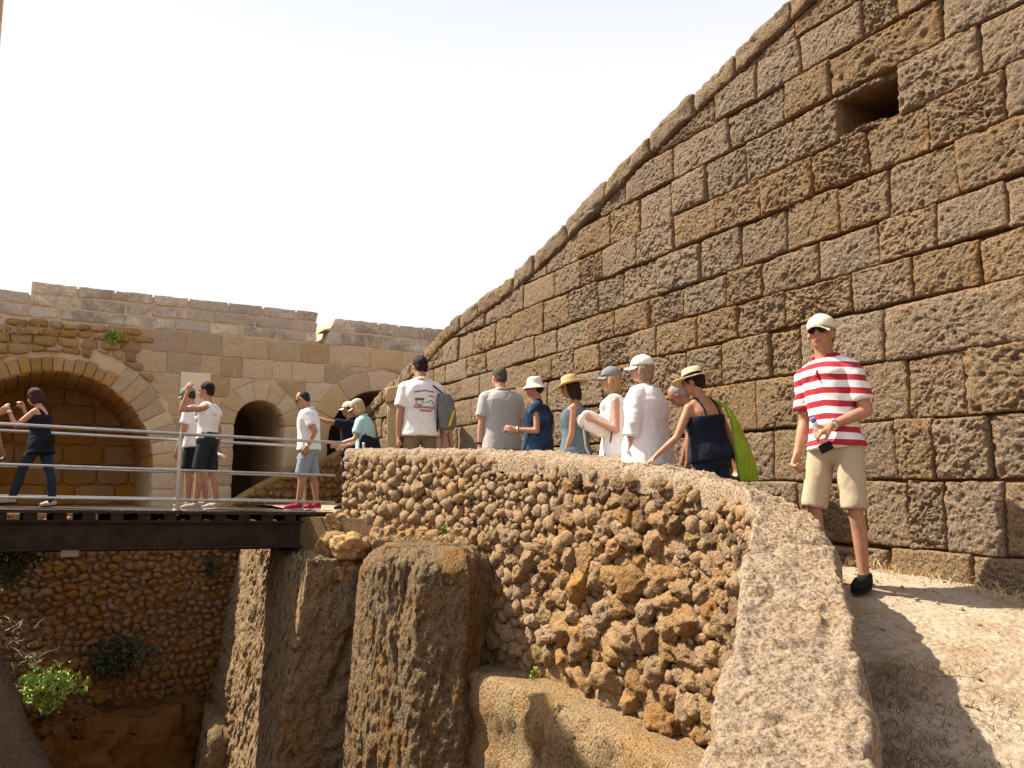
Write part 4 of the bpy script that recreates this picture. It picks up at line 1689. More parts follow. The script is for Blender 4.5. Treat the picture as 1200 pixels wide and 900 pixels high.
            hb2.ell(Hd(0, -.050, -.045), np.array((.088, .066, .085)) * k, Rh, 18, 12)
            for sx in (-1, 1):
                hb2.ell(Hd(sx * .074, -.008, -.045), np.array((.022, .048, .082)) * k, Rh)
        elif kind_ == 'long':
            hb2.ell(Hd(0, -.020 - .012 * (hs_ < 1), .034 - .030 * (hs_ < 1)), np.array((.087, .103 - .014 * (hs_ < 1), .095 * hs_)) * k, Rh, 20, 14)
            hb2.ell(Hd(0, -.055, -.07), np.array((.088, .060, .115)) * k, Rh, 18, 12)
            for sx in (-1, 1):
                hb2.ell(Hd(sx * .074, -.012, -.06), np.array((.024, .050, .10)) * k, Rh)
        soft('hair', hb2, hm, root, .011 * k, 2, (0.006, (60, 60, 12)))

    # ---- hats
    def lathe(profile, seg=36, cx=0, cy=-.012, cz=0, sx=1.0, sy=1.12, wav=0.0, ph=0.0):
        V = []
        for r_, z_ in profile:
            for j in range(seg):
                t = 2 * math.pi * j / seg
                w = wav * max(0, (r_ - .11) / .09) * math.sin(2 * t + ph)
                V.append(Hd(cx + r_ * sx * math.cos(t), cy + r_ * sy * math.sin(t), cz + z_ + w))
        return np.array(V), gridfaces(len(profile), seg, True)

    if hat:
        if hat in ('straw', 'bucket'):
            hmat = hatcol
            if hat == 'straw':
                pr = [(.001, .142), (.045, .143), (.072, .134), (.083, .112), (.088, .07), (.091, .045), (.115, .036), (.15, .030), (.185, .030), (.187, .024), (.15, .022), (.115, .028), (.088, .036), (.082, .045)]
            else:
                pr = [(.001, .128), (.04, .129), (.066, .122), (.080, .098), (.088, .06), (.092, .038), (.112, .012), (.136, -.014), (.138, -.020), (.112, .004), (.090, .030), (.084, .04)]
            V, F = lathe(pr, wav=.016 if hat == 'straw' else .008, ph=R.uniform(0, 6))
            ho = link('hat', mesh('hat', V, F), hmat, root, True)
            if hat == 'straw' and 'black band' in label:
                V, F = lathe([(.0885, .076), (.0935, .044), (.0915, .042), (.0865, .076)])
                link('hat_band', mesh('hat_band', V, F), cloth('band', (.015, .015, .018)), ho, True)
        elif hat == 'cap':
            cm = MB()
            cm.ell(Hd(0, -.016, .044), np.array((.094 * hw, .112, .092)) * k, Rh, 24, 16)
            V, F = cm.get()
            # drop the lower half
            loc = (V - Hc) @ Rh / k
            low = loc[:, 2] < .030
            V = V.copy()
            V[low] = V[low] + (Rh @ np.array((0, 0, 1.0))) [None] * ((.030 - loc[low, 2]) * k)[:, None]
            co = link('cap', mesh('cap', V, F), hatcol, root, True)
            vb = MB()
            n_, m_2 = 15, 7
            VV = []
            for lay in (0, -.006):
                for i in range(n_):
                    x = -1 + 2 * i / (n_ - 1)
                    for j in range(m_2):
                        f = j / (m_2 - 1)
                        y = .074 * math.sqrt(max(0, 1 - (x * .86) ** 2)) * 1.0 + f * (.085 * (1 - .55 * x * x) + .004)
                        VV.append(Hd(x * .074, y, .034 - .020 * x * x - .022 * f + lay))
            Fv = gridfaces(n_, m_2)
            off = n_ * m_2
            Fv += [[i + off for i in f[::-1]] for f in gridfaces(n_, m_2)]
            rim = [i * m_2 + m_2 - 1 for i in range(n_)]
            for a_, b_ in zip(rim[:-1], rim[1:]):
                Fv.append([a_, b_, b_ + off, a_ + off])
            for e_ in (0, n_ - 1):
                rr = [e_ * m_2 + j for j in range(m_2)]
                for a_, b_ in zip(rr[:-1], rr[1:]):
                    Fv.append([a_, b_, b_ + off, a_ + off])
            link('visor', mesh('visor', np.array(VV), Fv), hatcol, co, True)
            bt_ = MB().ell(Hd(0, -.016, .137), np.array((.009, .009, .005)) * k, Rh, 10, 6)
            bt_.build('button', hatcol, co, True)
    if glasses:
        gm = cloth('lens', (.012, .012, .014), .08, 0)
        gl = MB()
        for sx in (-1, 1):
            gl.ell(Hd(sx * .034, .094, .002), np.array((.027, .008, .020)) * k, Rh @ rotm(-sx * 14), 14, 8)
            gl.caps(Hd(sx * .056, .085, .008), .003 * k, Hd(sx * .080 * hw, -.01, .006), .003 * k, 6)
        gl.caps(Hd(-.012, .104, .008), .0035 * k, Hd(.012, .104, .008), .0035 * k, 6)
        gl.build('sunglasses', gm, root, True)

    # ---- clothes
    def limb(mbx, p, q, r0, r1, seg=18):
        mbx.caps(p, r0, q, r1, seg, flat=True)

    if bottom:
        kd, mat = bottom[0], bottom[1]
        bm_ = MB()
        waist = bottom[3] if len(bottom) > 3 else .10
        rr = []
        for h in np.linspace(-.10, waist, 6):
            a, b = prof(h)
            rr.append((T(h), ax * (a * ft + .014 * k), ay * (b * ft + .016 * k)))
        bm_.loft(rr)
        bm_.ell(T(-.03, 0, -.060 * ft), np.array((.15 * ft, .078, .11)) * k)
        bm_.ell(T(-.085, 0, .01), np.array((.12 * lf, .112 * lf, .085)) * k)
        frac = bottom[2] if len(bottom) > 2 else 1.0
        for nm in 'LR':
            hip, kn, an = J['hip' + nm], J['knee' + nm], J['ank' + nm]
            if kd == 'shorts':
                e_ = hip + (kn - hip) * frac
                bm_.caps(hip, .094 * k * lf, hip + (kn - hip) * .3, .092 * k * lf, 18)
                limb(bm_, hip + (kn - hip) * .1, e_, .094 * k * lf, .090 * k * lf)
            elif kd == 'skirt':
                e_ = hip + (kn - hip) * frac
                limb(bm_, hip, e_, .098 * k * lf, .105 * k * lf)
            else:
                w0, w1, w2 = (.094, .066, .055) if kd == 'trousers' else (.090, .058, .044)
                bm_.caps(hip, w0 * k * lf, kn, w1 * k * lf, 18)
                cf = kn * .65 + an * .35 + np.array((0, -.016, 0)) * k
                bm_.caps(kn, w1 * k * lf, cf, (w1 + .002) * k * lf, 16)
                limb(bm_, cf, an + np.array((0, 0, -.02)) * k, (w1 + .002) * k * lf, w2 * k)
        if kd == 'skirt':
            mid = (J['hipL'] + J['hipR']) / 2
            e_ = (J['hipL'] + J['hipR']) / 2 + ((J['kneeL'] + J['kneeR']) / 2 - mid) * frac
            bm_.loft([(mid + np.array((0, 0, .04 * k)), ax * .175 * k * ft, ay * .128 * k * ft), (e_, ax * .165 * k * ft, ay * .135 * k * ft)])
        bo = soft(kd if kd != 'skirt' else 'skirt', bm_, mat, root, .012 * k, 2, (0.008, (8, 8, 4)))
        info['bottom'] = bo
    if top:
        kd, mat = top['kind'], top['mat']
        off = top.get('off', .018)
        hem = top.get('hem', -.07)
        neck = top.get('neck', .515)
        slv = top.get('sleeve', 0)
        tm = MB()
        hs = [h for h in np.linspace(hem, neck, 14)]
        rr = []
        for h in hs:
            a, b = prof(max(h, -.02))
            fl = off + max(0, (0.05 - h)) * top.get('flare', .12)
            f = ft if h < .42 else 1 + (ft - 1) * .4
            rr.append((T(h) if h > -.12 else T(-.12) + np.array((0, 0, (h + .12) * k)), ax * (a * f + fl * k), ay * (b * f + fl * k * 1.05)))
        tm.loft(rr, 28)
        if sex == 'F':
            for sx in (-1, 1):
                tm.ell(T(.31, sx * .068 * ft, .088 * ft), np.array((.068, .062, .066)) * k * ft)
        for sx, nm in ((-1, 'L'), (1, 'R')):
            sh, el, wr = J['sh' + nm], J['el' + nm], J['wr' + nm]
            th = .9 if sex == 'F' else 1.0
            if slv:
                rs = (.064 + (off - .018)) * k * th
                tm.caps(T(.505, sx * .045, -.010), (.046 + (off - .018) * .5) * k * th, sh, (.060 + (off - .018)) * k * th, 16)
                if slv <= 1:
                    limb(tm, sh - (el - sh) * .05, sh + (el - sh) * slv, rs, rs * top.get('sflare', 1.05))
                else:
                    tm.caps(sh, rs, el, rs * .95, 16)
                    limb(tm, el, el + (wr - el) * (slv - 1), rs * .92, rs * .95)
            elif kd in ('cami', 'tank', 'sleeveless'):
                wst = {'cami': .007, 'tank': .018, 'sleeveless': .034}[kd]
                x0 = {'cami': .085, 'tank': .085, 'sleeveless': .10}[kd]
                zz = np.linspace(neck - .03, .475, 4)
                pts_f, pts_b = [], []
                for q_ in np.linspace(0, math.pi, 13):
                    h = neck - .05 + math.sin(q_) * (.50 - neck + .05)
                    a, b = prof(h)
                    y = math.cos(q_) * (b / k + .004) * 1.0
                    pts_f.append(T(h, sx * (x0 - .01 * math.sin(q_)), y))
                if kd != 'cami':
                    tm.tube(pts_f, wst * k, 8)
        if kd in ('tee', 'polo'):
            for q_ in range(14):
                t0, t1 = 2 * math.pi * q_ / 14, 2 * math.pi * (q_ + 1) / 14
                f_ = lambda t: T(.53 - .025 * math.sin(t), (nk + .016) * math.cos(t), (nk + .016) * math.sin(t) * 1.05)
                tm.caps(f_(t0), .012 * k, f_(t1), .012 * k, 8)
        to = soft(top.get('name', 'shirt'), tm, mat, root, .0115 * k, 2, (top.get('wr', 0.009), (6, 6, 4)))
        info['top'] = to
        if kd == 'polo':
            cb = MB()
            for q_ in range(18):
                t0, t1 = rad(-235 + 290 * q_ / 18) , rad(-235 + 290 * (q_ + 1) / 18)
                f_ = lambda t, z: T(z - .02 * max(0, math.sin(t)), (nk + .020) * math.cos(t) * 1.05, (nk + .024) * math.sin(t))
                cb.caps(f_(t0, .555), .012 * k, f_(t1, .555), .012 * k, 8)
                cb.caps(f_(t0, .535), .017 * k, f_(t1, .535), .017 * k, 8)
            soft('collar', cb, top['collar'], root, .009 * k, 2)
            pb = MB()
            pb.caps(T(.50, .0, .085), .012 * k, T(.40, 0, .137), .011 * k, 8)
            soft('placket', pb, top['collar'], root, .008 * k, 1)
    if shoe:
        smat, sole = shoe
        for nm, sx in (('L', -1), ('R', 1)):
            an, toe = J['ank' + nm], J['toe' + nm]
            fw_ = nv(toe - an + np.array((0, 0, .03 * k)))
            sm_ = MB()
            heel = an + (toe - an) * -.12 + np.array((0, -.012, -.045)) * k
            toe2 = toe + np.array((0, .012, 0)) * k
            sm_.caps(heel, .043 * k, an * .35 + toe * .65 + np.array((0, 0, -.005)) * k, .042 * k, 14)
            sm_.caps(an * .35 + toe * .65 + np.array((0, 0, -.008)) * k, .042 * k, toe2, .033 * k, 14)
            sm_.caps(an + np.array((0, -.012, -.02)) * k, .047 * k, an + np.array((0, -.008, .01)) * k, .045 * k, 14, True)
            so = soft('shoe', sm_, smat, root, .011 * k, 2)
            sl = MB()
            sl.loft([(heel * .55 + toe2 * .45 + np.array((0, 0, -.042 * k)), np.array((.047, 0, 0)) * k, (toe2 - heel) * .66), (heel * .55 + toe2 * .45 + np.array((0, 0, -.022 * k)), np.array((.049, 0, 0)) * k, (toe2 - heel) * .67)], 24, 2.6)
            sl.build('sole', sole, so, True)
    if watch:
        side, wmat = watch
        wr, wd = J['wr' + side], J['wd' + side]
        wb = MB()
        p = wr - wd * .02 * k
        wb.caps(p - wd * .010 * k, .034 * k, p + wd * .010 * k, .033 * k, 18, True)
        wo = wb.build('watch', wmat, root, True)
        pn = J['pn' + side]
        MB().ell(p - pn * .032 * k, np.array((.016, .016, .016)) * k * .9, None, 12, 8).build('dial', wmat, wo, True)
    info['world'] = lambda q: np.array(Matrix.Translation(Vector(pos)) @ Matrix.Rotation(rad(yaw - 90), 4, 'Z') @ Vector(q))
    return info


white_c = cloth('white_cotton', (.80, .78, .77))
navy_c = cloth('navy_cotton', (.012, .014, .028))
black_c = cloth('black_cloth', (.014, .014, .016))
denim = cloth('blue_denim', (.028, .038, .062), .9, .6, 160)
ldenim = cloth('light_denim', (.26, .31, .36), .9, .6, 160)
red_c = cloth('red_suede', (.42, .025, .06))
grey_cap = cloth('grey_cotton', (.22, .23, .235))
cream_c = cloth('cream_cotton', (.74, .69, .56))
beige_c = cloth('beige_cap', (.50, .42, .28))
straw_c = plain('straw', (.66, .48, .22), .75, .7, 150, .22, squash=(1, 1, 5))
straw2_c = plain('pale_straw', (.76, .62, .36), .75, .7, 150, .18, squash=(1, 1, 5))
olive_c = cloth('olive_cotton', (.20, .155, .085))
khaki_c = cloth('khaki_cotton', (.46, .375, .255))
greyshirt_c = cloth('grey_linen', (.42, .405, .39))
teal_c = cloth('pale_teal', (.40, .62, .60))
pattern_c = cloth('navy_print', (.022, .045, .085), .9, .5, 50, .6)
bluegrey_c = cloth('bluegrey_dress', (.11, .155, .195))
tunic_c = cloth('white_linen', (.80, .755, .765))
red_flat = cloth('crimson', (.40, .018, .035))
silver = plain('silver', (.65, .65, .66), .35, 0, 60, .05, metal=.7)
sand_shoe = cloth('sand_leather', (.40, .31, .24))
sole_w = cloth('sole_rubber', (.55, .53, .50))
pinkshirt_c = cloth('faded_pink', (.50, .33, .30))
grey_mid = cloth('slate_cloth', (.16, .165, .16))

# striped polo: crimson and white bands round the body
t = NT('striped_jersey')
co = t.n('ShaderNodeTexCoord').outputs['Object']
sx_ = t.n('ShaderNodeSeparateXYZ')
t.l(co, sx_.inputs[0])
nz_ = t.n('ShaderNodeTexNoise', i_Scale=3.0)
t.l(co, nz_.inputs['Vector'])
zz = t.math('ADD', sx_.outputs['Z'], t.math('MULTIPLY', nz_.outputs['Fac'], 0.03))
zz = t.math('ADD', zz, t.math('MULTIPLY', t.math('ABSOLUTE', sx_.outputs['X']), 0.10))
fr_ = t.math('FRACT', t.math('DIVIDE', zz, 0.086))
st = t.math('GREATER_THAN', fr_, 0.47)
t.l(t.mix(st, (.40, .018, .035), (.80, .78, .78)), t.b.inputs['Base Color'])
t.b.inputs['Roughness'].default_value = .9
n2 = t.n('ShaderNodeTexNoise', i_Scale=240.0)
t.l(co, n2.inputs['Vector'])
bp_ = t.n('ShaderNodeBump', i_Strength=.4, i_Distance=.01)
t.l(n2.outputs['Fac'], bp_.inputs['Height'])
t.l(bp_.outputs['Normal'], t.b.inputs['Normal'])
striped = t.m

deck = lambda u: float(np.interp(u, [0, 390], [b_l[2], b_r[2]])) + .005
TEE = lambda m, **kw: dict(dict(kind='tee', mat=m, sleeve=.62), **kw)

# -- on the bridge
person('person in black shorts cut off by the left border with one hand raised', -15, 452, 10.2, 4, 'M', armL=((-.2, .2, -.9), (.1, .3, -.8)), armR=((.15, .55, -.80), (0, .62, .85)),
       legs={'R': ((.03, .62, -1), (0, -.25, -1)), 'L': ((-.03, -.30, -1), (0, -.45, -1))}, top=TEE(grey_mid), bottom=('shorts', black_c, .8), shoe=(black_c, sole_w), hair=('short', (.05, .03, .02)), ground=deck(0))
pw1 = person('woman in a navy tank top and jeans striding left with hands at her face', 52, 455, 10.35, 180, 'F', lean=(6, 0), head=(0, 16, 0), sk='pink',
       armL=((-.25, .60, -.62), (.05, .42, .78)), armR=((.2, .75, -.45), (-.25, .30, .85)), hands=(.8, .8),
       legs={'L': ((-.02, .52, -1), (0, .30, -1)), 'R': ((.02, -.26, -1), (0, -.16, -1))},
       top=dict(kind='tank', mat=navy_c, neck=.40, hem=-.16, off=.014), bottom=('jeans', denim), shoe=(cloth('pale_pink_shoe', (.50, .40, .38)), black_c), hair=('bob', (.055, .024, .016)), watch=('L', cloth('white_plastic', (.8, .8, .78))), ground=deck(47), hatextra=.012)
wsl = person('woman in a white sleeveless top and dark skirt shading her eyes with a raised arm', 246, 447, 10.95, 180, 'F', head=(0, 6, 0), sk='tan',
       armL=((-.25, .95, -.10), (.12, -.22, .95)), armR=((.3, -.30, -1), (.05, .05, -1)), hands=(.4, .6),
       legs={'L': ((-.03, .16, -1), (0, .05, -1)), 'R': ((.03, -.10, -1), (0, -.20, -1))},
       top=dict(kind='sleeveless', mat=white_c, neck=.43, hem=.02, off=.012, flare=0), bottom=('shorts', cloth('charcoal_skirt', (.022, .028, .034)), .90, .12), shoe=(sand_shoe, sole_w), hair=('short', (.02, .015, .015)), ground=deck(246), hatextra=.012)
wh = person('man in grey peaked cap half hidden behind the woman shading her eyes', 231, 453, 11.55, 180, 'M', head=(0, 14, 0), lean=(6, 0), armL=((-.12, .16, -1), (0, .24, -1)), armR=((.12, .2, -1), (0, .3, -1)),
       legs={'L': ((-.03, .10, -1), (0, -.05, -1)), 'R': ((.03, -.16, -1), (0, -.25, -1))}, top=TEE(white_c), bottom=('shorts', black_c, .86), shoe=(sand_shoe, sole_w), hair=('crop', (.06, .04, .03)), hat='cap', hatcol=grey_cap, ground=deck(231))
wt = person('man in white t-shirt, pale denim shorts and red shoes on the bridge', 364, 458, 12.0, 185, 'M', fat=1.12, lean=(3, 0), head=(0, 24, 0), sk='tan', glasses=True,
       armL=((-.26, -.50, -.85), (.10, .42, -.85)), armR=((.2, .1, -1), (-.1, .35, -1)), hands=(.5, .5),
       legs={'L': ((-.04, .18, -1), (0, .10, -1)), 'R': ((.04, -.12, -1), (0, -.16, -1))},
       top=TEE(white_c, off=.022, sleeve=.66), bottom=('shorts', ldenim, .98, .06), shoe=(red_c, sole_w), hair=('crop', (.035, .026, .022)), watch=('L', silver), ground=deck(364), hatextra=.008)
person('man in navy with a white cap and an outstretched hand behind the woman in teal', 411, 470, 12.9, 170, 'M', sk='brown', head=(0, 4, 0), armL=((-.3, .75, .1), (0, .9, .35)), armR=((.2, .2, -1), (0, .4, -1)), hands=(.05, .3),
       top=TEE(navy_c), bottom=('trousers', navy_c), shoe=(black_c, sole_w), hair=('crop', (.03, .02, .02)), hat='cap', hatcol=cream_c, ground=-.40)
wteal = person('woman in a pale teal t-shirt, beige cap and sunglasses with a black shoulder bag', 431, 467, 11.9, 178, 'F', fat=1.12, lean=(8, 0), head=(0, 20, 0), sk='pink', glasses=True, hair=('bob', (.50, .36, .19)), hat='cap', hatcol=beige_c,
       armL=((-.2, .30, -1), (.05, .92, -.25)), armR=((.2, .3, -1), (-.05, .9, -.3)), hands=(.4, .4),
       top=TEE(teal_c, off=.024, sleeve=.66), bottom=('trousers', ldenim), shoe=(sand_shoe, sole_w), watch=('L', cloth('white_plastic', (.8, .8, .78))), ground=-.40)

# -- along the path, far to near
wprint = person('man in a printed white t-shirt and olive trousers seen from behind', 494, 416, 10.55, 106, 'M', fat=1.03, head=(16, 12, 0), sk='tan', armL=((-.20, -.05, -1), (-.04, .06, -1)), armR=((.22, .0, -1), (.05, .15, -1)),
       top=TEE(white_c, off=.028, sleeve=.72, hem=-.09), bottom=('trousers', olive_c), shoe=(black_c, sole_w), hair=('short', (.022, .017, .015)), hatextra=.012)
person('person in pink and grey almost hidden behind the man in the printed t-shirt', 510, 452, 11.35, 100, 'F', sk='pink', armR=((.26, .05, -1), (.10, .1, -1)), top=TEE(pinkshirt_c), bottom=('shorts', grey_mid, .8), shoe=(black_c, sole_w), hair=('short', (.05, .035, .025)))
person('man in a loose grey shirt seen from behind with a black wristwatch', 588, 429, 9.7, 112, 'M', fat=1.12, lean=(2, 0), head=(20, 8, 0), sk='pink', armL=((-.20, -.02, -1), (-.06, .08, -1)), armR=((.2, .1, -1), (0, .4, -1)),
       top=TEE(greyshirt_c, off=.034, sleeve=.75, hem=-.16), bottom=('trousers', khaki_c), shoe=(black_c, sole_w), hair=('short', (.11, .085, .065)), watch=('L', black_c), hatextra=.012)
wbucket = person('woman in a cream bucket hat and navy print top holding out one hand', 630, 441, 9.0, 172, 'F', fat=1.2, head=(8, 4, 0), sk='tan', hair=('short', (.04, .022, .016)), hat='bucket', hatcol=cream_c,
       armL=((-.22, -.05, -1), (.12, .95, .10)), armR=((.2, .1, -1), (-.1, .85, .1)), hands=(.25, .25), top=dict(kind='sleeveless', name='blouse', mat=pattern_c, neck=.47, hem=-.16, off=.03, sleeve=.22, sflare=1.1),
       bottom=('trousers', navy_c), shoe=(black_c, sole_w), watch=('L', silver), hatextra=.014)
person('woman in a floppy straw hat and blue-grey sundress with a white bracelet', 674, 439, 8.35, 168, 'F', fat=1.08, head=(6, 14, 4), sk='tan', hair=('long', (.03, .018, .014)), hat='straw', hatcol=straw_c,
       armL=((-.14, .06, -1), (.02, .34, -1)), armR=((.2, .1, -1), (0, .5, -1)), top=dict(kind='tank', name='dress', mat=bluegrey_c, neck=.42, hem=-.55, off=.03, flare=.16), shoe=(sand_shoe, sole_w), watch=('L', cloth('white_plastic', (.8, .8, .78))), hatextra=.026)
wgrey = person('woman in a grey cap and white sleeveless outfit holding a cream bag', 719, 429, 7.9, 176, 'F', fat=1.0, head=(4, 2, 0), sk='pink', hair=('long', (.46, .27, .12)), hat='cap', hatcol=grey_cap,
       armL=((-.20, -.02, -1), (.05, .86, .42)), armR=((.18, .15, -1), (-.15, .85, .4)), hands=(.8, .6), top=dict(kind='sleeveless', mat=white_c, neck=.45, hem=-.12, off=.016), bottom=('trousers', white_c), shoe=(sand_shoe, sole_w))
person('woman in a white cap and loose white tunic with rolled sleeves', 757, 415, 7.3, 142, 'F', fat=1.2, lean=(1, 0), head=(32, 2, 0), sk='pink', hair=('bob', (.34, .24, .16)), hat='cap', hatcol=white_c,
       armL=((-.26, .02, -1), (-.02, .16, -1)), armR=((.22, .1, -1), (0, .4, -1)), top=dict(kind='tunic', name='tunic', mat=tunic_c, neck=.515, hem=-.32, off=.042, sleeve=1.35, flare=.14, wr=.012), bottom=('trousers', tunic_c), shoe=(sand_shoe, sole_w), watch=('L', silver))
person('grey-haired man bending forward between the white tunic and the navy camisole', 832, 450, 7.75, 170, 'M', lean=(24, 0), head=(0, 22, 0), sk='brown', hair=('crop', (.34, .33, .32)), armL=((-.1, .2, -1), (0, .1, -1)), armR=((.1, .2, -1), (0, .3, -1)),
       top=TEE(pinkshirt_c), bottom=('shorts', khaki_c, .9), shoe=(black_c, sole_w), hatextra=0.0)
wnavy = person('woman in navy camisole and straw hat with black band, one hand on the parapet', 830, 429, 6.72, 118, 'F', fat=1.16, lean=(6, -6), head=(36, 8, 6), sk='tan', hair=('short', (.035, .02, .015)), hat='straw', hatcol=straw2_c,
       armL=((-.42, .12, -.95), (-.52, .52, -.62), (0, 0.3, -1)), armR=((.50, .02, -.86), (.22, -.05, -.95)), hands=(.12, .4), top=dict(kind='cami', name='camisole', mat=navy_c, neck=.35, hem=-.06, off=.012, flare=.05), bottom=('trousers', cloth('navy_denim', (.02, .028, .05))), shoe=(black_c, sole_w), hatextra=.026)
wstr = person('man in red and white striped polo shirt, khaki shorts and white cap facing the camera', 972, 366, 5.5, 219, 'M', fat=.80, lean=(0, 5), head=(14, -5, -3), sk='tan', glasses=True, hair=('crop', (.16, .13, .11)), hat='cap', hatcol=cream_c, vox=.0095,
       armR=((.16, -.16, -1), (.04, .42, -1)), armL=((-.30, -.12, -1), (.52, .74, -.36), (.2, -.55, -.6)), hands=(.75, .95),
       legs={'L': ((-.08, .06, -1), (-.04, -.10, -1)), 'R': ((.14, .10, -1), (.06, -.06, -1))},
       top=dict(kind='polo', mat=striped, collar=red_flat, off=.020, sleeve=.74, hem=-.06, flare=.30, neck=.52, name='polo_shirt'), bottom=('shorts', khaki_c, 1.0, .06), shoe=(black_c, black_c), watch=('L', silver))
finish_soft()

# thin straps of the camisole, laid over the shoulders
bd_ = [o for o in wnavy['root'].children if o.name.startswith('body')][0].data
bvb = BVHTree.FromPolygons([v.co for v in bd_.vertices], [p.vertices[:] for p in bd_.polygons])
for sx in (-1, 1):
    pts = []
    for a_ in np.linspace(-15, 195, 40):
        c_ = wnavy['T'](.37, sx * .082, 0)
        far = wnavy['T'](.37 + .185 * math.sin(rad(a_)), sx * .082, -.24 * math.cos(rad(a_)))
        hit, n_, i_, d_ = bvb.ray_cast(Vector(far), Vector(c_ - far))
        if hit:
            pts.append(np.array(hit + n_ * .004))
    MB().tube(pts, .008, 6).build('strap', black_c, wnavy['root'], True)

# ---- bags and held things
def bag(name, label, cat, build):
    r = thing(name, label, cat, (0, 0, 0))
    build(r)
    return r


def wbox(mb, c, ax, ay, az, e=3.5):
    """soft cushion-like box"""
    c, ax, ay, az = map(lambda v: np.asarray(v, float), (c, ax, ay, az))
    mb.loft([(c + az * f, ax * s, ay * s) for f, s in ((-1, .55), (-.9, .85), (-.6, .98), (0, 1.0), (.6, .93), (.9, .78), (1, .5))], 24, e)


def b_black(r):
    w = wteal['world']
    J = wteal['J']
    k = wteal['k']
    sh = w(J['shR'] * .3 + J['shL'] * .7 + np.array((0, 0, .07)))
    c = w(wteal['T'](.06, -.20, -.10))
    mb = MB()
    wbox(mb, c, (.135, .02, -.05), (0.01, .055, 0), (.02, 0, .115))
    soft('pouch', mb, black_c, r, .012, 2, (.004, (8, 8, 8)))
    MB().tube([c + np.array((-.10, 0, .08)), w(wteal['T'](.36, -.14, -.11)), sh], .010, 8).build('strap', black_c, r, True)


bag('shoulder_bag', 'black shoulder bag on the hip of the woman in teal', 'bag', b_black)


def b_grey(r):
    w = wprint['world']
    c = w(wprint['T'](.17, .27, -.13))
    mb = MB()
    wbox(mb, c, (.098, .02, 0), (0, .075, 0), (-.02, 0, .225))
    soft('pouch', mb, grey_mid, r, .012, 2, (.020, (6, 6, 3)))
    sb = MB()
    sb.obox(c + np.array((.07, -.085, -.09)), (.018, 0, 0), (0, .010, 0), (.030, 0, .10))
    soft('yellow_patch', sb, cloth('yellow', (.62, .44, .02)), r, .008, 1)
    MB().tube([c + np.array((-.05, -.02, .24)), w(wprint['T'](.46, .12, -.13)), w(wprint['T'](.50, .11, 0))], .009, 8).build('strap', black_c, r, True)
    MB().tube([c + np.array((-.115, -.03, -.24)), c + np.array((-.10, -.05, .22))], .012, 8).build('cord', black_c, r, True)


bag('drawstring_bag', 'grey drawstring bag with a yellow patch hanging behind the printed t-shirt', 'bag', b_grey)


def b_cream(r):
    w = wgrey['world']
    c = w(wgrey['T'](.22, -.13, .20))
    mb = MB()
    wbox(mb, c, (.150, .02, -.070), (0.01, .048, 0), (.040, 0, .085), 5)
    soft('pouch', mb, cloth('cream_leather', (.74, .68, .60), .6), r, .012, 2, (.004, (6, 6, 6)))
    MB().tube([c + np.array((-.12, -.05, -.02)), c + np.array((-.10, -.06, -.22)), c + np.array((-.04, -.05, -.36))], .010, 8).build('strap', cloth('tan_strap', (.45, .33, .24)), r, True)
    MB().tube([c + np.array((.16, -.06, .02)), c + np.array((.13, -.05, -.2)), c + np.array((.05, -.04, -.36))], .009, 8).build('strap', cloth('brown_strap', (.20, .09, .06)), r, True)


bag('handbag', 'cream leather bag held in front of the woman in the grey cap', 'bag', b_cream)


def b_lime(r):
    w = wnavy['world']
    T_ = wnavy['T']
    lime = plain('lime_cloth', (.26, .36, .02), .7, .4, 40, .25, squash=(8, 8, 1))
    p = [w(T_(.50, .13, -.03)), w(T_(.42, .17, -.13)), w(T_(.28, .205, -.165)), w(T_(.10, .225, -.17)), w(T_(-.08, .245, -.165)), w(T_(-.22, .26, -.155)), w(T_(-.29, .265, -.15))]
    mb = MB()
    sidev = np.array((.86, .3, 0))
    frt = np.array((-.3, .86, 0))
    wd = [.016, .020, .034, .060, .088, .098, .092]
    mb.loft([(q, sidev * s, frt * (.012 + s * .28)) for q, s in zip(p, wd)], 24)
    soft('pouch', mb, lime, r, .010, 1, (.007, (14, 14, 3)))


bag('tote_bag', 'lime green cloth bag slung from the shoulder of the woman in the camisole', 'bag', b_lime)


def b_bottle(r):
    w = wstr['world']
    J = wstr['J']
    c = w(J['handL'] + J['pnL'] * .022)
    axis = nv(np.array((-.45, -.1, .85)))
    plast = NT('clear_plastic')
    plast.b.inputs['Base Color'].default_value = (.80, .86, .92, 1)
    plast.b.inputs['Roughness'].default_value = .12
    plast.b.inputs['Transmission Weight'].default_value = .75
    plast.b.inputs['IOR'].default_value = 1.25
    a = nv(np.cross(axis, (0, 1, 0)))
    b = np.cross(axis, a)
    mb = MB()
    mb.loft([(c + axis * f, a * s, b * s) for f, s in ((-.09, .024), (-.085, .030), (-.03, .030), (-.02, .027), (.03, .031), (.06, .029), (.08, .018), (.092, .013), (.10, .013))], 20, 2)
    mb.build('bottle_body', plast.m, r, True)
    cb = MB()
    cb.loft([(c + axis * f, a * s, b * s) for f, s in ((.095, .0165), (.098, .018), (.122, .018), (.126, .014))], 20, 2)
    cb.build('bottle_cap', cloth('blue_plastic', (.03, .22, .55), .4), r, True)


bag('water_bottle', 'clear water bottle with a blue cap in the hand of the striped man', 'bottle', b_bottle)
ph = MB()
w = wstr['world']
c = w(wstr['J']['handL'] + wstr['J']['pnL'] * .03) + np.array((.015, -.03, -.075))
ph.obox(c, (.038, 0, .018), (0, .014, 0), (-.012, 0, .026))
o = soft('camera_pouch', ph, black_c, None, .005, 2)
tag(o, 'small black pouch below the water bottle in the same hand', 'pouch')
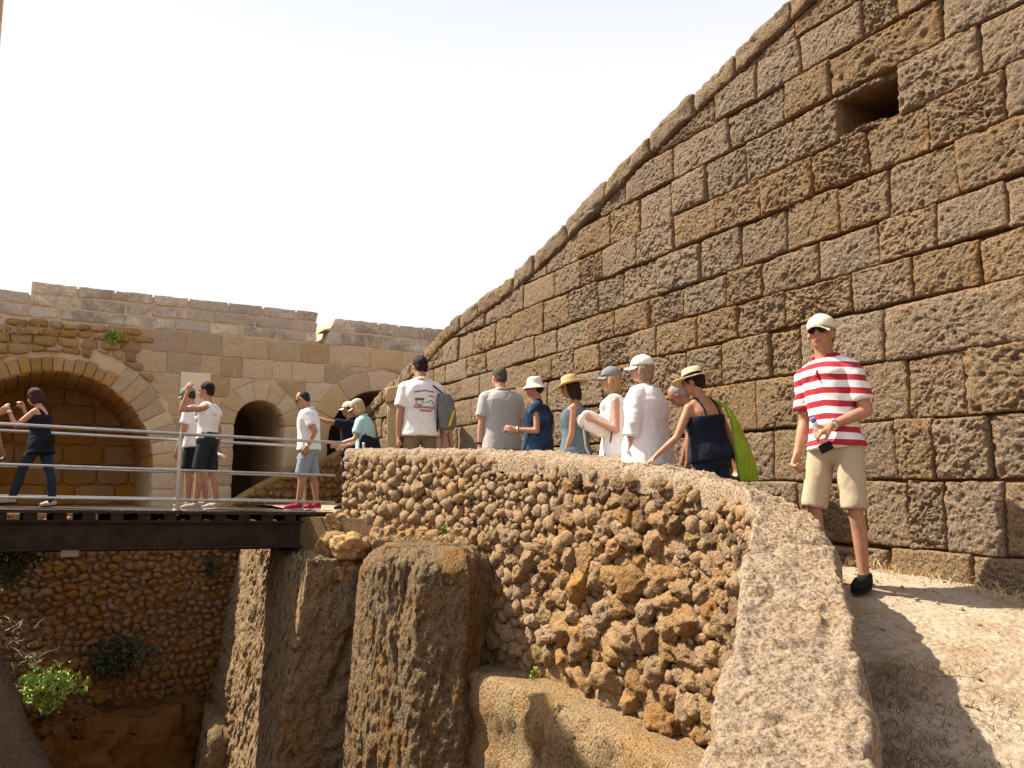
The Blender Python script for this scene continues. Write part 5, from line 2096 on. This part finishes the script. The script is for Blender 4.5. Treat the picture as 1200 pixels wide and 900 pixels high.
# clear bottle hanging from the hand of the woman on the bridge
bb = thing('water_bottle', 'crumpled clear bottle hanging from the lowered hand of the woman on the bridge', 'bottle')
c = wsl['world'](wsl['J']['handR']) + np.array((.03, -.02, -.03))
mb = MB()
axis = nv((.9, 0, -.3))
a = nv(np.cross(axis, (0, 1, 0)))
b = np.cross(axis, a)
mb.loft([(c + axis * f, a * s, b * s) for f, s in ((-.09, .012), (-.07, .02), (-.03, .032), (.05, .032), (.09, .026))], 16, 2)
mb.build('bottle_body', cloth('pale_plastic', (.70, .72, .74), .2), bb, True)
# dark pouch on the striding woman's hip
mb = MB()
c = pw1['world'](pw1['T'](.02, -.10, -.20))
wbox(mb, c, (.05, .01, 0), (0, .03, 0), (.01, 0, .07))
o = soft('hip_pouch', mb, black_c, None, .01, 2)
tag(o, 'small dark pouch behind the hip of the striding woman', 'pouch')
# sunglasses hooked on a collar
mb = MB()
for sx in (-1, 1):
    p = wt['world'](wt['T'](.43, sx * .03 + .02, .135))
    mb.ell(p, (.012, .028, .020), None, 12, 8)
o = mb.build('folded_sunglasses', cloth('lens', (.012, .012, .014)), None, True)
tag(o, 'dark glasses hooked at the collar of the white t-shirt on the bridge', 'glasses')
finish_soft()

# print on the back of the white t-shirt, laid on its surface
bpy.context.view_layer.update()
me = wprint['top'].data
bv = BVHTree.FromPolygons([v.co for v in me.vertices], [p.vertices[:] for p in me.polygons])


def on_back(x, h):
    p = wprint['T'](h, x, 0)
    hit, n, i, dd = bv.ray_cast(Vector((p[0], p[1] - 1.0, p[2])), Vector((0, 1, 0)))
    return np.array(hit + n * 0.004) if hit else None


def stroke(mb, pts, w_):
    q = [on_back(*p) for p in pts]
    q = [p for p in q if p is not None]
    for a, b in zip(q[:-1], q[1:]):
        d_ = nv(b - a)
        s_ = nv(np.cross(d_, (0, 1, 0))) * w_
        o_ = np.array((0, -.0015, 0))
        mb.add([a - s_ + o_, a + s_ + o_, b + s_ + o_, b - s_ + o_], [[0, 1, 2, 3]])


ink = cloth('dark_ink', (.06, .05, .06))
redink = cloth('red_ink', (.55, .06, .05))
greenink = cloth('green_ink', (.13, .16, .06))


def letters(mb, x0, x1, h, size, n, rnd, arc_=0.0):
    for i in range(n):
        x = x0 + (x1 - x0) * i / n
        w_ = (x1 - x0) / n * .7
        hh = h + arc_ * (1 - ((i - n / 2) / (n / 2)) ** 2)
        k_ = rnd.randint(0, 3)
        stroke(mb, [(x, hh), (x, hh + size)], .0028)
        if k_ in (0, 1):
            stroke(mb, [(x, hh + size), (x + w_, hh + size)], .0028)
        if k_ in (1, 2):
            stroke(mb, [(x, hh + size * .5), (x + w_, hh + size * .5)], .0028)
        if k_ in (0, 2, 3):
            stroke(mb, [(x + w_, hh), (x + w_, hh + size)], .0028)
        if k_ == 3:
            stroke(mb, [(x, hh), (x + w_, hh)], .0028)


rl = random.Random(3)
mb = MB()
letters(mb, -.10, .13, .375, .014, 15, rl, .018)
mb.build('print_lettering', ink, wprint['top'])
mb = MB()
letters(mb, -.10, .14, .205, .022, 13, rl)
mb.build('print_lettering', ink, wprint['top'])
mb = MB()
stroke(mb, [(.02, .265), (.05, .275), (.09, .295), (.11, .27), (.13, .235)], .004)
mb.build('print_line', ink, wprint['top'])
mb = MB()
letters(mb, -.09, -.01, .235, .016, 7, rl)
letters(mb, -.04, .11, .168, .026, 9, rl)
letters(mb, .06, .12, .335, .012, 6, rl)
mb.build('print_red_lettering', redink, wprint['top'])
mb = MB()
stroke(mb, [(-.09, .305), (.01, .305)], .016)
stroke(mb, [(-.07, .285), (-.08, .262)], .006)
stroke(mb, [(-.01, .285), (0, .262)], .006)
mb.build('print_emblem', greenink, wprint['top'])

# =================================================================== PLANTS AND LITTER
def leafy(name, label, cat, c, rx, ry, rz, n, size, mat, stems=7, seed=1, flat=0.0):
    rr = np.random.RandomState(seed)
    root = thing(name, label, cat, tuple(c))
    sb = MB()
    tips = []
    for i in range(stems):
        d = rr.normal(size=3)
        d[2] = abs(d[2]) * .8 + .3
        d /= np.linalg.norm(d)
        tip = d * np.array((rx, ry, rz)) * rr.uniform(.75, 1.05)
        mid = tip * .5 + rr.normal(size=3) * .08 * rx
        base = np.array((0, 0, -rz * .7)) * rr.uniform(.6, 1)
        sb.caps(base, .008, mid, .006, 6).caps(mid, .006, tip, .003, 6)
        for f in np.linspace(.15, 1, 9):
            tips.append(mid * (1 - f) + tip * f)
            tips.append(base * (1 - f) + mid * f)
    sb.build('stem', M['twig'], root)
    tips = np.array(tips)
    V, F = [], []
    for i in range(n):
        p = tips[rr.randint(len(tips))] + rr.normal(size=3) * np.array((rx, ry, rz)) * .16
        a = rr.normal(size=3)
        a[2] += .4
        a /= np.linalg.norm(a)
        b = np.cross(a, rr.normal(size=3))
        b /= np.linalg.norm(b)
        s = size * rr.uniform(.6, 1.3)
        nn = np.cross(a, b) * s * .18
        k = len(V)
        V += [p - a * s * .1, p + a * s * .45 + b * s * .30 + nn, p + a * s, p + a * s * .45 - b * s * .30 + nn]
        F.append([k, k + 1, k + 2])
        F.append([k, k + 2, k + 3])
    link('foliage', mesh('foliage', np.array(V), F), mat, root, False)
    return root


def tuft(name, pts, n, h, mat, label=None, cat=None, kind='stuff', seed=1, spread=.08, w=.004):
    rr = np.random.RandomState(seed)
    V, F = [], []
    for p in pts:
        for i in range(n):
            b = np.asarray(p) + np.array((*rr.normal(size=2) * spread, 0))
            d = np.array((*rr.normal(size=2) * .55, 1.0))
            L = h * rr.uniform(.4, 1.2)
            m = b + d * L * .55
            t_ = b + d * L * np.array((1.3, 1.3, .9)) + np.array((*rr.normal(size=2) * .03, 0))
            s = np.cross(d, rr.normal(size=3))
            s = s / np.linalg.norm(s) * w
            k = len(V)
            V += [b - s, b + s, m + s * .8, m - s * .8, t_]
            F += [[k, k + 1, k + 2, k + 3], [k + 3, k + 2, k + 4]]
    o = link(name, mesh(name, np.array(V), F), mat, None, False, kind)
    if label:
        tag(o, label, cat)
    return o


leafy('green_bush', 'bright green sunlit bush at the end of the dark buttress', 'bush', at(58, 812, 4.9), .17, .16, .15, 900, .035, M['green'], 14, 3)
leafy('dark_shrub', 'dark shaded shrub hanging at the foot of the cobble wall', 'bush', WP.pt(*WP.sz(125, 772), .35), .75, .35, .36, 1600, .085, M['dark_green'], 12, 5)
leafy('dark_shrub', 'dark brown-green shrub under the left end of the footbridge', 'bush', at(10, 660, 10.6), .55, .5, .45, 1800, .06, M['dark_green'], 14, 7)
leafy('dark_shrub', 'small dark plant growing out of the cobble wall near its right end', 'bush', WP.pt(*WP.sz(243, 665), .12), .22, .15, .22, 260, .06, M['dark_green'], 6, 9)
leafy('green_sprig', 'green sprig growing where the rubble meets the block wall above the large arch', 'plant', WB.pt(*WB.sz(132, 399), .12), .26, .14, .12, 420, .06, M['green'], 8, 11)
leafy('green_sprig', 'tiny light green plant on top of the sunlit pit rock', 'plant', at(327, 680, 12.6), .10, .1, .06, 110, .04, M['green'], 5, 13)
leafy('green_sprig', 'small green plant in the dry grass on the rock pier', 'plant', at(522, 623, 8.75) + np.array((0, 0, .01)), .06, .06, .05, 90, .03, M['green'], 5, 15)
leafy('green_sprig', 'little green weed on the inner corner of the ledge', 'plant', at(624, 792, 7.1), .06, .06, .06, 80, .03, M['green'], 5, 17)
rg = np.random.RandomState(4)
tuft('dry_grass', [at(u, v, d) for u, v, d in zip(rg.uniform(6, 48, 26), rg.uniform(720, 815, 26), rg.uniform(4.8, 5.4, 26))], 9, .05, leaf_mat('withered_grass', (.075, .052, .026), (.19, .135, .065)), seed=2, spread=.04, w=.0025)
tuft('dry_grass', [at(u, 634 - abs(u - 490) * .02, 8.9) for u in np.linspace(440, 540, 18)], 18, .07, M['dry_grass'], seed=3, spread=.05)
tuft('dry_grass', [WB.pt(*WB.sz(u, 392), .05) for u in (8, 18, 30, 40, 132, 140)], 30, .22, M['dry_grass'], seed=5, spread=.1, w=.006)
# dry grass and straw at the foot of the fort wall and along the parapet foot
pts = []
for s_ in np.linspace(-1.4, 2.2, 60):
    p = WR.pt(s_ + R.uniform(-.05, .05), 0, R.uniform(.05, .22))
    p[2] = zpath(p[1]) + .02
    pts.append(p)
tuft('dry_grass', pts, 12, .07, M['dry_grass'], seed=6, spread=.05, w=.0025)
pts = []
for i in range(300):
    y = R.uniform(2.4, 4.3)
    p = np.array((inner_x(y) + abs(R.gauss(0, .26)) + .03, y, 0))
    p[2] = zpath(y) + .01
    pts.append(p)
tuft('dry_grass', pts, 9, .05, leaf_mat('brown_shadow_straw', (.10, .065, .035), (.30, .19, .09)), seed=8, spread=.05, w=.002)  # brown litter, made denser and darker to deepen the parapet's shadow
# pebbles and twigs on the path
mb = MB()
for i in range(170):
    y = R.uniform(2.2, 6.5)
    xa, xb = inner_x(y) + .05, WR.O[0] + (-0.4617 / 0.887) * (y - 5.8) - .05
    x = R.uniform(xa, xb)
    V, F = R.choice(SH2)
    r = R.uniform(.004, .016) * (1.8 if R.random() < .05 else 1)
    mb.add(np.array((x, y, zpath(y) + r * .4)) + V * r * np.array((1.2, 1, .7)), F)
mb.build('gravel', M['path'], None, True, 'stuff')
mb = MB()
for i in range(26):
    y = R.uniform(2.4, 4.4)
    xa, xb = inner_x(y) + .05, WR.O[0] + (-0.4617 / 0.887) * (y - 5.8) - .05
    x = R.uniform(xa, xb)
    a = R.uniform(0, 6.28)
    L = R.uniform(.05, .22)
    p = np.array((x, y, zpath(y) + .022))
    q = p + np.array((math.cos(a) * L, math.sin(a) * L, R.uniform(0, .02)))
    m_ = (p + q) / 2 + np.array((R.uniform(-.02, .02), R.uniform(-.02, .02), .012))
    mb.caps(p, .0022, m_, .002, 5).caps(m_, .002, q, .0012, 5)
mb.build('fallen_twigs', M['twig'], None, True, 'stuff')
